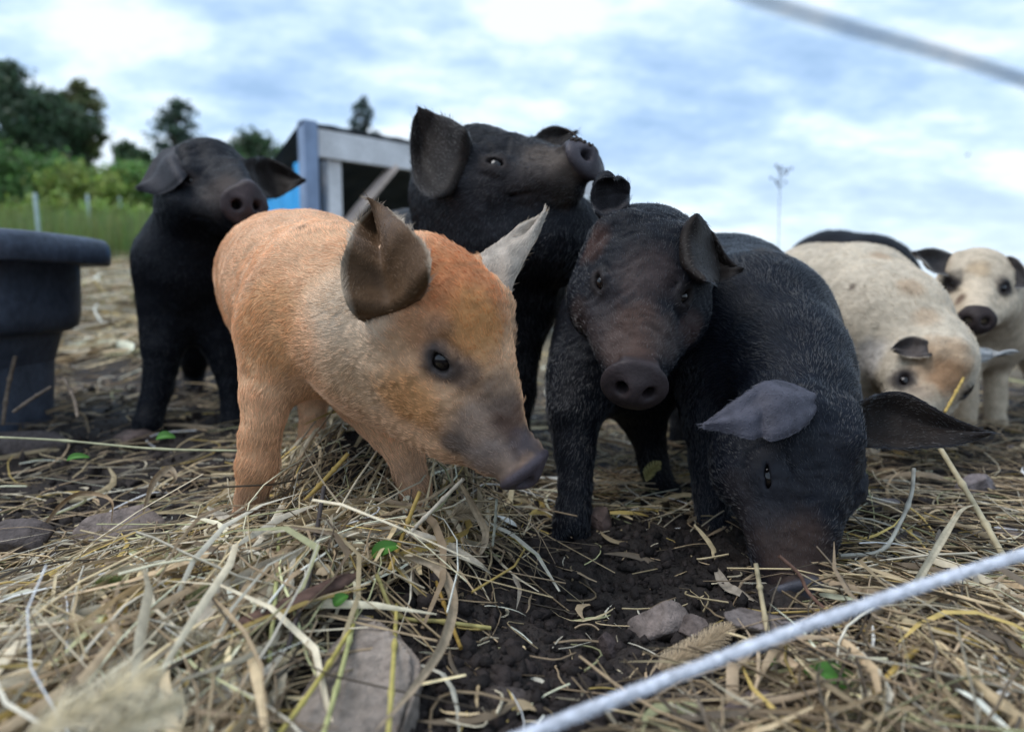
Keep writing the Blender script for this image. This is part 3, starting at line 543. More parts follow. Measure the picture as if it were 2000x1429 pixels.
# ---- spotted pale piglet looking over its back
S = SDF()
torso(S, [(P(1925, 580, 1.68), .085), (P(1925, 640, 1.78), .10), (P(1985, 610, 1.98), .13), (P(2050, 600, 2.2), .13)])
leg(S, [(P(1890, 670, 1.76), .05), (P(1888, 720, 1.75), .03), (P(1888, 790, 1.75), .024), (P(1886, 830, 1.75), .024)])
leg(S, [(P(1945, 670, 1.80), .05), (P(1945, 720, 1.80), .03), (P(1945, 790, 1.80), .024), (P(1945, 820, 1.80), .024)])
leg(S, [(P(2030, 660, 2.2), .09), (P(2030, 720, 2.2), .045), (P(2030, 750, 2.23), .03), (P(2030, 780, 2.2), .026)])
leg(S, [(P(2080, 660, 2.2), .09), (P(2080, 720, 2.2), .045), (P(2080, 750, 2.23), .03), (P(2080, 780, 2.2), .026)])
build_pig('pale piglet with black eye patches and black snout facing the viewer', S, (P(1905, 548, 1.62), P(1906, 634, 1.44), (-.82, .55, .06), dict(eyes=((1, (1860, 553)), (-1, (1960, 562))), eye=.9, snout=.80, hs=.94)),
    [dict(e1=[(1870, 500, 1.62), (1835, 487, 1.60), (1805, 486, 1.58), (1779, 490, 1.57)], e2=[(1862, 540, 1.57), (1828, 533, 1.555), (1805, 513, 1.555), (1781, 493, 1.57)], cup=.02, cin=(.05, .045, .045)),
     dict(e1=[(1945, 515, 1.60), (1972, 500, 1.56), (1998, 518, 1.53), (2014, 553, 1.52)], e2=[(1958, 545, 1.57), (1974, 560, 1.53), (1994, 564, 1.52), (2012, 556, 1.52)], cup=.008, snap=False, fold=.001, cin=(.05, .045, .045))],
    (.62, .51, .38), (.44, .36, .28), [(1860, 553, None, .032, (.02, .018, .02), .95), (1960, 560, None, .03, (.02, .018, .02), .95), (1905, 605, None, .026, (.10, .06, .05), .9), (1875, 585, None, .016, (.16, .09, .06), .8), (1870, 630, None, .03, (.02, .018, .018), .9), (1905, 655, None, .03, (.02, .016, .016), .9), (1830, 620, None, .03, (.03, .025, .025), .8), (1915, 525, None, .03, (.50, .36, .22), .7)],
    GRP, voxel=.0052, hair=22000, hlen=.010, hmat=m_hair_light, seed=7, snoutc=(.045, .034, .034), earout=(.40, .38, .36), skinmul=.8)

# ---- black pig whose back shows behind the cream one
S = SDF()
torso(S, [(P(1730, 610, 2.3), .13), (P(1685, 560, 2.35), .175), (P(1625, 553, 2.45), .183), (P(1575, 585, 2.55), .16)])
for x_, d_ in ((1700, 2.28), (1740, 2.42), (1560, 2.5), (1600, 2.62)): leg(S, [(P(x_, 660, d_), .09), (P(x_, 710, d_), .045), (P(x_, 740, d_ + .02), .03), (P(x_, 765, d_), .027)])
build_pig('black pig of which only the arched back shows behind the cream piglet', S, (P(1735, 680, 2.22), P(1735, 745, 2.06), (-1, 0, 0), dict(eyes=((1, None), (-1, None)))), [], BLK, BLKU, [], GRP, voxel=.009, hair=4000, hlen=.01, seed=8)
# ------------------------------------------------------------------ water trough at the left
m_rubber = material('black_rubber', .5, .4, None, (.060, .074, .105), var=[(7, .7, 1.4), (60, .75, 1.3)], bump=[('noise', 90, .002, .5)])
def oval(cx_, cy_, rx, ry, z, n=96, e=3.2):
    t = np.linspace(0, 2 * math.pi, n, endpoint=False); c, s_ = np.cos(t), np.sin(t)
    return np.stack((cx_ + rx * np.sign(c) * np.abs(c) ** (2 / e), cy_ + ry * np.sign(s_) * np.abs(s_) ** (2 / e), np.full(n, z)), 1)
def rings(name, prof, parent, cx_, cy_, close=False):
    n = 96; V = np.concatenate([oval(cx_, cy_, a, b, z, n) for a, b, z in prof]); m = len(prof); F = []
    for i in range(m if close else m - 1):
        k2 = (i + 1) % m
        for j in range(n): F.append((i * n + j, i * n + (j + 1) % n, k2 * n + (j + 1) % n, k2 * n + j))
    o = np_mesh(name, V, F, m_rubber); adopt(o, parent); return o
tx, ty = -1.775, 1.62; tz = float(terrain(np.array([tx]), np.array([ty]), False)[0])
tr_ = empty('water_trough', (tx, ty, tz)); tag(tr_, 'black rubber water trough with a thick rolled rim at the left edge', 'trough')
RX, RY = .74, .36
rings('rim', [(RX - .03, RY - .03, .478), (RX - .012, RY - .012, .487), (RX + .002, RY + .002, .484), (RX + .010, RY + .010, .472), (RX + .012, RY + .012, .452), (RX + .011, RY + .011, .424), (RX + .006, RY + .006, .420), (RX - .045, RY - .045, .4205), (RX - .047, RY - .047, .44)], tr_, tx, ty, True)
rings('upper_body', [(RX - .062, RY - .062, .474), (RX - .052, RY - .052, .418), (RX - .052, RY - .052, .40), (RX - .056, RY - .056, .30), (RX - .062, RY - .062, .268), (RX - .078, RY - .078, .256), (RX - .115, RY - .115, .252)], tr_, tx, ty)
rings('lower_body', [(RX - .108, RY - .108, .256), (RX - .112, RY - .112, .22), (RX - .13, RY - .13, -.02), (RX - .135, RY - .135, -.06)], tr_, tx, ty)
rings('inner_wall', [(RX - .066, RY - .066, .475), (RX - .09, RY - .09, .27), (RX - .16, RY - .16, .02), (.02, .01, .018)], tr_, tx, ty)

# ------------------------------------------------------------------ wooden shelter behind
m_board = material('weathered_white_board', .7, .2, None, (.72, .72, .74), var=[(6, .8, 1.15), (70, .85, 1.1)], bump=[('noise', 70, .003, .4)])
m_raw = material('raw_plank', .75, .2, None, (.58, .47, .41), var=[(6, .75, 1.2), (60, .8, 1.15)], bump=[('noise', 70, .003, .5)])
m_bluegrey = material('blue_grey_sheet', .5, .4, None, (.22, .29, .43), var=[(8, .8, 1.25)])
m_blue = material('bright_blue_panel', .5, .4, None, (.02, .36, .78), var=[(8, .85, 1.2)])
m_roof = material('dark_roof_sheet', .7, .3, None, (.06, .07, .08), var=[(8, .7, 1.3)])
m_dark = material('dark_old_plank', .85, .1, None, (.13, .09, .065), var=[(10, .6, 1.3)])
c0 = P(604, 242, 3.85); top = c0[2]; fx = nrm(np.array((.467, .45, 0))); sx = nrm(np.array((-.62, .78, 0))); gz = float(terrain(np.array([c0[0]]), np.array([c0[1]]), False)[0]) - .1
cb = np.array((c0[0], c0[1], 0)); at = lambda f_, s_, z: cb + fx * f_ + sx * s_ + np.array((0, 0, z))
sh = empty('shelter', (c0[0], c0[1], gz)); tag(sh, 'open fronted wooden shelter with white fascia and blue side wall', 'shelter')
def part(name, m, fn, bevel=.004): b = MB(); fn(b); o = b.build(name, m, bevel=bevel); adopt(o, sh); return o
part('fascia_board', m_board, lambda b: b.bar(at(.035, -.03, top - .105), at(2.6, -.03, top - .105), .03, .155))
part('post', m_board, lambda b: b.bar(at(.145, .03, gz), at(.145, .03, top - .185), .075, .09, up=fx))
part('post', m_board, lambda b: b.bar(at(2.52, .03, gz), at(2.52, .03, top - .185), .075, .09, up=fx))
part('brace', m_raw, lambda b: b.bar(at(.16, -.010, top - .60), at(.56, -.010, top - .17), .035, .085, up=np.cross(fx, (0, 0, 1.))))
part('corner_post', m_bluegrey, lambda b: b.bar(at(-.012, .0, gz), at(-.012, .0, top + .012), .08, .085, up=fx))
part('corner_post', m_bluegrey, lambda b: b.bar(at(2.60, .05, gz), at(2.60, .05, top + .01), .06, .07, up=fx))
for i in range(9):
    part('side_panel', m_blue, lambda b: b.bar(at(-.01, .11 + i * .20, gz), at(-.01, .11 + i * .20, top - .19 - .11 * i * .5), .022, .196, up=sx))
for i in range(8):
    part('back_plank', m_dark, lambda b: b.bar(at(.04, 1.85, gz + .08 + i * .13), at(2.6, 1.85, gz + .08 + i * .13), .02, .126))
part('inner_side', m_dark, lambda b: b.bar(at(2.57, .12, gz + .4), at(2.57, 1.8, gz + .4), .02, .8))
def roof(b):
    V = []
    for j, (s_, z) in enumerate(((-.03, top + .004), (1.95, top - .62))):
        for i in range(79): V.append(at(-.06 + i * .035, s_, z + .003 * math.sin(i * 1.45)))
    n_ = 79; V2 = [v + np.array((0, 0, -.006)) for v in V]
    b.add(V + V2, [(i, i + 1, n_ + i + 1, n_ + i) for i in range(78)] + [(2 * n_ + i, 3 * n_ + i, 3 * n_ + i + 1, 2 * n_ + i + 1) for i in range(78)] + [(i, 2 * n_ + i, 2 * n_ + i + 1, i + 1) for i in range(78)])
part('roof_sheet', m_roof, roof, 0)

# ------------------------------------------------------------------ hedge, trees and posts up the slope
def leaves(c, rad, n, size, tint, r, hollow=.45):
    p = np.array(c) + r.normal(size=(n, 3)) * .62 * np.array(rad)
    a = nrm(r.normal(size=(n, 3))); b = nrm(np.cross(a, r.normal(size=(n, 3)))); sz = size * (.6 + .8 * r.random((n, 1)))
    V = np.stack((p - a * sz, p + b * sz * .45, p + a * sz, p - b * sz * .45), 1).reshape(-1, 3); C = np.repeat(np.array(tint) * (.6 + .8 * r.random((n, 1))) * (.85 + .3 * r.random((n, 3))), 4, 0)
    return V, C
def crown(name, clumps, n, size, tint, seed, parent):
    r = np.random.default_rng(seed); Vs, Cs = [], []
    for c, rad in clumps:
        v, c_ = leaves(c, rad, n, size, np.array(tint) * (.75 + .5 * r.random()), r); Vs.append(v); Cs.append(c_)
    V = np.concatenate(Vs); F = np.arange(len(V)).reshape(-1, 4); o = np_mesh(name, V, F, m_leaf, cols=np.concatenate(Cs), smooth=False); adopt(o, parent); return o
def gz_at(x, y): return float(terrain(np.array([x]), np.array([y]), False)[0])
def tree(label, px, ytop, ybase, d, wpx, tint, seed, nclump=14, nleaf=160, size=.16, cat='tree', name='tree', group='trees beyond the slope'):
    r = np.random.default_rng(seed); b = P(px, 500, d); g0 = gz_at(b[0], b[1]); zt = P(px, ytop, d)[2]; zb = max(P(px, ybase, d)[2], g0); W_ = wpx * d / FOC / 2
    root = empty(name, (b[0], b[1], g0)); tag(root, label, cat, group); m = MB(); H = zt - g0
    m.tube([(b[0], b[1], g0 - .2), (b[0] + .03 * H, b[1], g0 + H * .4), (b[0], b[1], g0 + H * .8)], np.array((.05, .038, .015)) * H * .55, 8); cl = []
    for i in range(nclump):
        t = (i + .5) / nclump; z = zb + (zt - zb) * (.12 + .82 * t); prof = math.sqrt(max(0, 1 - (2 * t - .85) ** 2 * .75)); a = r.random() * 6.28; q = W_ * prof * (.15 + .8 * r.random())
        c = np.array((b[0] + q * math.cos(a), b[1] + q * math.sin(a) * .8, z)); rad = W_ * (.09 + .15 * r.random()); cl.append((c, (rad * 1.2, rad, rad * .8)))
        m.tube([(b[0], b[1], g0 + (z - g0) * .7), tuple(c)], np.array((.012, .004)) * H * .5, 5)
    o = m.build('trunk', m_bark, smooth=True); adopt(o, root); crown('crown', cl, nleaf, size, tint, seed + 1, root); return root
DG, MG, YG = (.09, .135, .08), (.08, .13, .05), (.14, .17, .05)
tree('tall dark tree at the far left above the hedge', 40, 132, 330, 24, 170, DG, 1, 70, 110, .10)
tree('broad dark tree right of the tallest tree above the hedge', 120, 190, 340, 25, 150, DG, 2, 70, 110, .10)
tree('yellowish green tree at the right end of the dark tree group', 180, 165, 330, 26, 100, (.13, .145, .06), 3, 60, 90, .10)
tree('slender open tree standing alone against the sky', 360, 203, 330, 26, 100, (.07, .11, .08), 4, 50, 42, .095)
tree('low dark tree showing left of the shelter', 510, 268, 360, 22, 130, (.07, .115, .06), 5, 50, 90, .09)
tree('small feathery treetop rising behind the shelter roof', 712, 196, 330, 17, 62, (.07, .11, .10), 6, 34, 26, .065)
tree('small bushy tree between the dark trees and the lone slender tree', 265, 285, 380, 20, 90, (.08, .13, .06), 7, 50, 80, .085)
def bush(label, px, ytop, ybase, d, wpx, tint, seed):
    r = np.random.default_rng(seed); b = P(px, 500, d); g0 = gz_at(b[0], b[1]); zt = P(px, ytop, d)[2]; W_ = wpx * d / FOC / 2
    root = empty('bush', (b[0], b[1], g0)); tag(root, label, 'bush', 'hedge bushes on the slope'); m = MB(); cl = []
    for i in range(16):
        a = r.random() * 6.28; q = W_ * math.sqrt(r.random()) * .85; z = g0 + (zt - g0) * (.15 + .75 * r.random() * (1 - .35 * (q / W_) ** 2)); c = np.array((b[0] + q * math.cos(a), b[1] + q * math.sin(a) * .6, z)); rad = W_ * (.28 + .18 * r.random()); cl.append((c, (rad, rad * .8, rad * .8)))
        m.tube([(b[0], b[1], g0 - .1), tuple(c)], (.03, .01), 5)
    o = m.build('stem', m_bark, smooth=True); adopt(o, root); crown('foliage', cl, 420, .055, np.array(tint) * np.array((1.8, 1.9, 1.5)), seed + 1, root)
bush('leftmost hedge bush, dark green, above the trough', 10, 275, 440, 12, 190, (.07, .12, .05), 11)
bush('second hedge bush from the left, below the broad dark tree', 120, 290, 440, 12.5, 190, (.075, .14, .05), 12)
bush('mottled yellow green hedge bush behind the white post', 190, 310, 450, 12, 150, (.14, .17, .055), 13)
bush('hedge bush just left of the black piglet ear', 270, 320, 450, 12.5, 130, (.09, .15, .055), 14)
bush('hedge bush behind the left black piglet', 360, 330, 450, 13, 160, (.08, .14, .05), 15)
bush('hedge bush between the left black piglet and the shelter', 480, 320, 450, 13, 170, (.075, .13, .06), 16)
bush('low bright weedy bush in front of the hedge by the posts', 230, 385, 470, 10, 130, (.14, .19, .055), 17)
bush('low yellowish weedy bush in front of the hedge at the far left', 40, 390, 470, 10, 170, (.15, .19, .06), 18)
m_post = material('pale_fence_post', .6, .3, None, (.45, .55, .55), var=[(9, .8, 1.15)])
for lab, px, yt, yb, d in (('leaning white fence post behind the trough', 68, 378, 470, 6.0), ('pale fence post between the trough and the left black piglet', 170, 380, 470, 8.5), ('thin pale fence post nearest the left black piglet ear', 233, 385, 465, 10)):
    b_ = P(px + 10, yb, d); g0 = gz_at(b_[0], b_[1]); t_ = P(px, yt, d); m = MB(); m.tube([(b_[0], b_[1], g0 - .1), tuple(t_ - (t_ - b_) * .03), tuple(t_)], (.016, .016, .012), 8)
    o = m.build('fence_post', m_post, smooth=True); tag(o, lab, 'post', 'fence posts on the slope')
# grass on the slope and far field
def grass_patch(name, label, n, sampler, hgt, tint, seed, wd=.006):
    r = np.random.default_rng(seed); x, y = sampler(r, n); z = terrain(x, y, False); h = hgt * (.5 + r.random(n)); a = r.random(n) * 6.28; b_ = .35 * h * r.random(n); ang = r.random(n) * 6.28
    p0 = np.stack((x, y, z - .02), 1); wv = np.stack((np.cos(a), np.sin(a), 0 * a), 1) * wd; up = np.array((0, 0, 1.)); bd = np.stack((np.cos(ang), np.sin(ang), 0 * ang), 1)
    p1 = p0 + up * (h * .6)[:, None] + bd * (b_ * .3)[:, None]; p2 = p0 + up * h[:, None] + bd * b_[:, None]
    V = np.stack((p0 - wv, p0 + wv, p1 + wv * .7, p1 - wv * .7, p2 + wv * .1, p2 - wv * .1), 1).reshape(-1, 3); i = np.arange(n)[:, None] * 6
    F = np.concatenate((i + np.array((0, 1, 2, 3)), i + np.array((3, 2, 4, 5)))); C = np.repeat(np.array(tint) * (.55 + .9 * r.random((n, 1))) * (.8 + .4 * r.random((n, 3))), 6, 0)
    o = np_mesh(name, V, F, m_leaf, cols=C, smooth=False); tag(o, label, 'grass', kind='stuff')
def wedge(a0, a1, y0, y1): return lambda r, n: (lambda y: ((a0 + (a1 - a0) * r.random(n)) * y, y))(y0 + (y1 - y0) * r.random(n) ** .8)
grass_patch('tall_grass', 'tall yellowish green grass along the foot of the hedge', 14000, wedge(-.85, -.2, 6.5, 11), .42, (.20, .26, .085), 41)
grass_patch('short_grass', 'short dull green grass on the slope before the tall grass', 9000, wedge(-.85, -.2, 3.3, 7), .09, (.24, .22, .11), 42)
grass_patch('field_grass', 'green field grass in the distance at the right edge', 9000, wedge(.3, .95, 17, 45), .25, (.07, .14, .03), 43, .02)

# ------------------------------------------------------------------ straw
PAL = np.array([(.66, .53, .32), (.56, .43, .26), (.76, .66, .48), (.62, .45, .15), (.38, .28, .18), (.13, .10, .07), (.54, .53, .29), (.84, .77, .62), (.50, .37, .23)])
def proj(p): q = p - CAM; d = q @ CF; return 1000 + FOC * (q @ CR) / d, 714.5 - FOC * (q @ CU) / d
def img_to_ground(px, py):
    dv = CF + ((px - 1000) / FOC)[:, None] * CR - ((py - 714.5) / FOC)[:, None] * CU; z = np.zeros(len(px))
    for _ in range(4): t = (z - CAM[2]) / np.minimum(dv[:, 2], -.02); p = CAM + t[:, None] * dv; z = terrain(p[:, 0], p[:, 1], False)
    return p[:, 0], p[:, 1]
def strands(name, label, x, y, ang, ln, wd, blade, tint, layer, tilt, bend, arch, r, mat=None):
    n = len(x); K = 7; t = np.linspace(-.5, .5, K)[None]; dx, dy = np.cos(ang)[:, None], np.sin(ang)[:, None]; q = ln[:, None] * t; bo = (bend * ln)[:, None] * (4 * t * t - .33)
    wig = (.03 * ln)[:, None] * np.sin(t * 9 + r.random((n, 1)) * 6) * r.random((n, 1)); bo = bo + wig
    X = x[:, None] + dx * q - dy * bo; Y = y[:, None] + dy * q + dx * bo
    Zt = terrain(X, Y, False); lin = Zt[:, :1] * (.5 - t) + Zt[:, -1:] * (.5 + t); Z = np.maximum(.45 * Zt + .55 * lin, Zt - .004) + layer[:, None] + tilt[:, None] * q + (arch * ln)[:, None] * (.25 - t * t) * 4 * .5
    Z = np.maximum(Z, Zt + .001)
    C = np.stack((X, Y, Z), -1); T = nrm(np.gradient(C, axis=1)); s1 = nrm(np.cross(T, np.array((0, 0, 1.)))); s2 = np.cross(s1, T)
    prof = np.where(blade[:, None], np.array((.35, .75, 1, 1, .85, .55, .08))[None], 1.0) * wd[:, None]
    roll = (r.random((n, 1)) - .5) * 2.4 + t * (r.random((n, 1)) - .5) * 4
    ib = np.where(blade)[0]; it = np.where(~blade)[0]; Vs, Fs, Cs = [], [], []; off = 0
    if len(ib):
        sv_ = s1[ib] * np.cos(roll[ib])[..., None] + s2[ib] * np.sin(roll[ib])[..., None]; w_ = prof[ib][..., None]; cv = np.cross(sv_, T[ib]) * w_ * .35
        V = np.stack((C[ib] - sv_ * w_, C[ib] + cv, C[ib] + sv_ * w_), 2).reshape(-1, 3); i = (np.arange(len(ib))[:, None, None] * K * 3 + np.arange(K - 1)[None, :, None] * 3 + np.arange(2)[None, None]).ravel()
        Fs.append(np.stack((i, i + 1, i + 4, i + 3), 1)); Vs.append(V); Cs.append(np.repeat(tint[ib], K * 3, 0)); off = len(V)
    if len(it):
        a3 = [0, 2.094, 4.189]; V = np.stack([C[it] + prof[it][..., None] * (s1[it] * math.cos(a) + s2[it] * math.sin(a)) for a in a3], 2).reshape(-1, 3)
        i0 = np.arange(len(it))[:, None, None] * K * 3 + np.arange(K - 1)[None, :, None] * 3; j = np.arange(3)[None, None]; j2 = (j + 1) % 3
        Fs.append(np.stack(((i0 + j).ravel(), (i0 + j2).ravel(), (i0 + 3 + j2).ravel(), (i0 + 3 + j).ravel()), 1) + off); Vs.append(V); Cs.append(np.repeat(tint[it], K * 3, 0))
    o = np_mesh(name, np.concatenate(Vs), np.concatenate(Fs), mat or m_straw, cols=np.concatenate(Cs)); tag(o, label, 'straw', kind='stuff'); return o
def pick(r, n, wts): return PAL[r.choice(len(PAL), n, p=np.array(wts) / sum(wts))] * (.75 + .5 * r.random((n, 1)))
def poly_in(px, py, poly):
    c = np.zeros(len(px), bool); q = poly[-1]
    for p in poly:
        m = ((p[1] > py) != (q[1] > py)) & (px < (q[0] - p[0]) * (py - p[1]) / ((q[1] - p[1]) or 1e-9) + p[0]); c ^= m; q = p
    return c
def scatter(r, n, box, poly=None, wfun=None):
    px = box[0] + (box[2] - box[0]) * r.random(n * 4); py = box[1] + (box[3] - box[1]) * r.random(n * 4); k_ = np.ones(len(px), bool)
    if poly: k_ &= poly_in(px, py, poly)
    if wfun is not None: k_ &= r.random(len(px)) < wfun(px, py)
    px, py = px[k_][:n], py[k_][:n]; return img_to_ground(px, py)
def litter(name, label, n, box, poly, wfun, amain, aspread, lrange, seed, wts, thick, bladep=.3, wmul=1.0, tiltm=.18, archm=.12):
    r = np.random.default_rng(seed); x, y = wedge(*poly[1:])(r, n) if poly and poly[0] == 'world' else scatter(r, n, box, poly, wfun); n = len(x); bl = r.random(n) < bladep
    ang = amain + aspread * r.normal(size=n); ln = lrange[0] + (lrange[1] - lrange[0]) * r.random(n) ** 1.6
    wd = np.where(bl, .0014 + .0046 * r.random(n) ** 2.4, .0006 + .0011 * r.random(n) ** 1.5) * wmul; lay = thick(x, y) * r.random(n) ** .8
    deep = (.36 + .78 * r.random(n))[:, None]
    strands(name, label, x, y, ang, ln, wd, bl, np.minimum(pick(r, n, wts) * deep * 1.18, .9), lay, tiltm * r.normal(size=n), .28 * r.normal(size=n), archm * np.abs(r.normal(size=n)), r)
    return n
W1 = (5, 4, 4.5, 1.2, 3, 1.5, 1.0, 2.6, 3)
heap = [(-250, 1130), (120, 1120), (330, 1110), (440, 1010), (520, 860), (560, 800), (740, 790), (880, 920), (1000, 1010), (985, 1110), (880, 1120), (690, 1150), (590, 1240), (520, 1330), (440, 1600), (-250, 1600)]
litter('straw_heap', 'dense heap of dry straw under and in front of the orange piglet', 3000, (-250, 780, 1010, 1600), heap, None, math.radians(92), .5, (.07, .34), 61, W1, lambda x, y: .005 + .04 * gauss(x, y, -.25, .75, .3, .3), .5)
litter('straw_litter', 'straw mounded up between the orange piglet legs', 900, (520, 770, 930, 960), None, None, math.radians(60), .6, (.05, .22), 72, W1, lambda x, y: .004 + .03 * np.ones_like(x), .35)
litter('straw_chaff', 'short broken bits of straw strewn over the heap', 1800, (-250, 800, 1010, 1600), heap, None, 1.5, 1.5, (.008, .035), 71, W1, lambda x, y: .012 + .04 * gauss(x, y, -.25, .75, .3, .3), .5)
litter('straw_litter', 'sparse straw over dark soil at the left below the trough', 480, (-250, 690, 520, 1130), None, lambda a, b: .35 + .65 * sst(760, 1000, b), .5, .9, (.04, .22), 62, W1, lambda x, y: .003 + .008 * np.ones_like(x))
litter('straw_litter', 'loose straw on the trampled ground between the piglets legs', 1700, (960, 640, 1420, 1030), None, None, .2, 1.2, (.03, .2), 63, W1, lambda x, y: .003 + .012 * np.ones_like(x))
litter('straw_litter', 'tangled straw and dead stems over the ground at the right', 1900, (1600, 600, 2300, 1200), None, lambda a, b: .5 + .5 * sst(600, 760, b), 2.6, 1.0, (.04, .26), 64, (3, 4, 3.5, 1.2, 5, 4, .8, 1.8, 4.5), lambda x, y: .003 + .014 * np.ones_like(x))
litter('straw_litter', 'matted straw in front of the rope at the lower right corner', 1500, (1250, 1130, 2300, 1650), [(1250, 1500), (1420, 1330), (1650, 1230), (2300, 1080), (2300, 1650), (1250, 1650)], None, 2.5, .9, (.04, .22), 65, (2.5, 4, 2.5, 1, 6, 6, 1, 1.2, 5), lambda x, y: .004 + .02 * np.ones_like(x), .35)
litter('straw_litter', 'a few scattered straws on the bare soil in the middle', 190, (840, 1020, 1480, 1440), None, None, 1.2, 1.3, (.02, .11), 66, (4, 4, 4, 1, 5, 3, 1, 2, 4), lambda x, y: .003 + .004 * np.ones_like(x))
litter('straw_litter', 'straw mixed with soil behind the left black piglet', 800, (-60, 580, 520, 800), ('world', -.9, -.22, 1.55, 2.9), None, .3, 1.1, (.05, .25), 67, (2, 3, 1, .3, 5, 7, .3, .5, 5), lambda x, y: .003 + .012 * np.ones_like(x), .4, 1.5)
litter('straw_litter', 'pale straw spread on the far ground behind the trough', 5200, (-60, 490, 520, 600), ('world', -.9, -.2, 2.5, 5.6), None, .1, .9, (.12, .45), 68, (6, 4, 6, 1, 2.5, 2, 1, 4, 3), lambda x, y: .005 + .05 * np.ones_like(x), .45, 2.6)
litter('straw_litter', 'far straw strewn over the ground behind the cream piglet', 2600, (1560, 575, 2200, 660), None, None, .1, .9, (.08, .35), 69, (4, 4, 3, 1, 4, 3, .5, 1, 4), lambda x, y: .004 + .02 * np.ones_like(x), .4, 2.2)

# ------------------------------------------------------------------ soil crumbs and rocks
def ico(sub):
    bm = bmesh.new(); bmesh.ops.create_icosphere(bm, subdivisions=sub, radius=1); v = np.array([x.co for x in bm.verts]); f = np.array([[q.index for q in x.verts] for x in bm.faces]); bm.free(); return v, f
IV, IF = ico(1)
def crumbs(name, label, n, box, poly, smin, smax, seed):
    r = np.random.default_rng(seed); x, y = scatter(r, n, box, poly); n = len(x); s_ = smin + (smax - smin) * r.random(n) ** 6; z = terrain(x, y, True) + s_ * .05
    V = IV[None] * (1 + .9 * (r.random((n, len(IV), 1)) - .5)) * s_[:, None, None] * (.55 + .9 * r.random((n, 1, 3))) + np.stack((x, y, z), 1)[:, None]
    F = (IF[None] + (np.arange(n) * len(IV))[:, None, None]).reshape(-1, 3); c = np.repeat(np.array((.024, .018, .0165)) * (.4 + 1.1 * r.random((n, 1))), len(IV), 0)
    o = np_mesh(name, V.reshape(-1, 3), F, m_crumb, cols=c, smooth=False); tag(o, label, 'soil', kind='stuff')
crumbs('soil_crumbs', 'loose dark soil crumbs on the scraped ground in the middle', 7000, (780, 980, 1500, 1560), None, .0008, .010, 81)
crumbs('soil_crumbs', 'dark soil crumbs at the left under the trough', 2600, (-100, 720, 480, 1050), None, .002, .014, 82)
crumbs('soil_crumbs', 'dark soil crumbs among the straw at the right', 2200, (1650, 640, 2150, 1250), None, .002, .014, 83)
RV, RF = ico(4)
def rock(label, px, py, size, tint, seed, rz=0, sink=.35, cuts=13):
    r = np.random.default_rng(seed); v = RV.copy()
    for _ in range(cuts):
        nn = nrm(r.normal(size=3)); h = .42 + .36 * r.random(); dd = v @ nn; v = v - np.outer(np.maximum(dd - h, 0), nn)
    v = v * (1 + .10 * (vnoise(v + seed, 2.6, seed, 3) - .5) + .06 * (vnoise(v + seed, 9, seed, 3) - .5) + .02 * (vnoise(v + seed, 30, seed, 2) - .5))[:, None] * np.array(size)
    c, s_ = math.cos(rz), math.sin(rz); v = v @ np.array(((c, s_, 0), (-s_, c, 0), (0, 0, 1.))); g_ = ground_pt(px, py); tt = np.array(tint) * (.8 + .4 * vnoise(v * 1.0 + seed, 40, seed, 3))[:, None]
    dirt = sst(.25, -.35, v[:, 2] / size[2] + .8 * (vnoise(v, 60, seed, 2) - .5))[:, None]; spots = sst(.52, .68, vnoise(v + seed, 55, seed + 9, 3))[:, None] * .55; tt = tt * (1 - spots) + np.array((.06, .046, .04)) * spots; tt = tt * (1 - .75 * dirt) + np.array((.04, .03, .027)) * .75 * dirt
    o = np_mesh('rock', v, RF, m_rock, cols=tt); o.location = g_ + np.array((0, 0, size[2] * (1 - 2 * sink))); tag(o, label, 'rock', 'rocks lying in the pen')
GR, PK, DKR = (.24, .21, .195), (.23, .185, .165), (.10, .082, .078)
def slab():
    out = [(530, 1500), (585, 1350), (640, 1255), (698, 1187), (735, 1195), (775, 1222), (822, 1266), (816, 1325), (780, 1420), (740, 1520)]; top_ = []
    for x_, y_ in out:
        zt = .018 + .034 * float(sst(1500, 1190, y_)); dv = CF + (x_ - 1000) / FOC * CR - (y_ - 714.5) / FOC * CU; top_.append(CAM + dv * ((zt - CAM[2]) / dv[2]))
    bm = bmesh.new(); f = bm.faces.new([bm.verts.new(p) for p in top_]); f.normal_update()
    if f.normal.z < 0: f.normal_flip()
    e_ = bmesh.ops.extrude_face_region(bm, geom=[f]); up = [v for v in e_['geom'] if isinstance(v, bmesh.types.BMVert)]; base = [v for v in bm.verts if v not in up]; c_ = np.mean(top_, 0)
    for v in base: v.co = Vector(c_ + (np.array(v.co) - c_) * 1.10 - np.array((0, 0, .085)))
    bmesh.ops.bevel(bm, geom=[e for e in bm.edges if all(v in up for v in e.verts)], offset=.007, segments=2, affect='EDGES'); bmesh.ops.triangulate(bm, faces=bm.faces)
    for _ in range(4): bmesh.ops.subdivide_edges(bm, edges=[e for e in bm.edges if e.calc_length() > .007], cuts=1); bmesh.ops.triangulate(bm, faces=bm.faces)
    bm.normal_update(); v = np.array([q.co for q in bm.verts]); n = np.array([q.normal for q in bm.verts]); F_ = np.array([[q.index for q in x.verts] for x in bm.faces]); bm.free()
    v = v + n * ((vnoise(v, 18, 4, 3) - .5) * .012 + (vnoise(v, 85, 5, 3) - .5) * .0045)[:, None]; sp_ = sst(.52, .7, vnoise(v, 55, 8, 3))[:, None] * .6
    tt = np.array((.27, .225, .19)) * (.75 + .5 * vnoise(v, 30, 6, 3))[:, None]; tt = tt * (1 - sp_) + np.array((.09, .07, .06)) * sp_
    o = np_mesh('rock', v, F_, m_rock, cols=tt); tag(o, 'large flat grey stone slab at the bottom centre left', 'rock', 'rocks lying in the pen')
slab()
rock('broad pinkish stone half buried in straw at the left', 245, 1060, (.085, .05, .05), PK, 2, .2, .36)
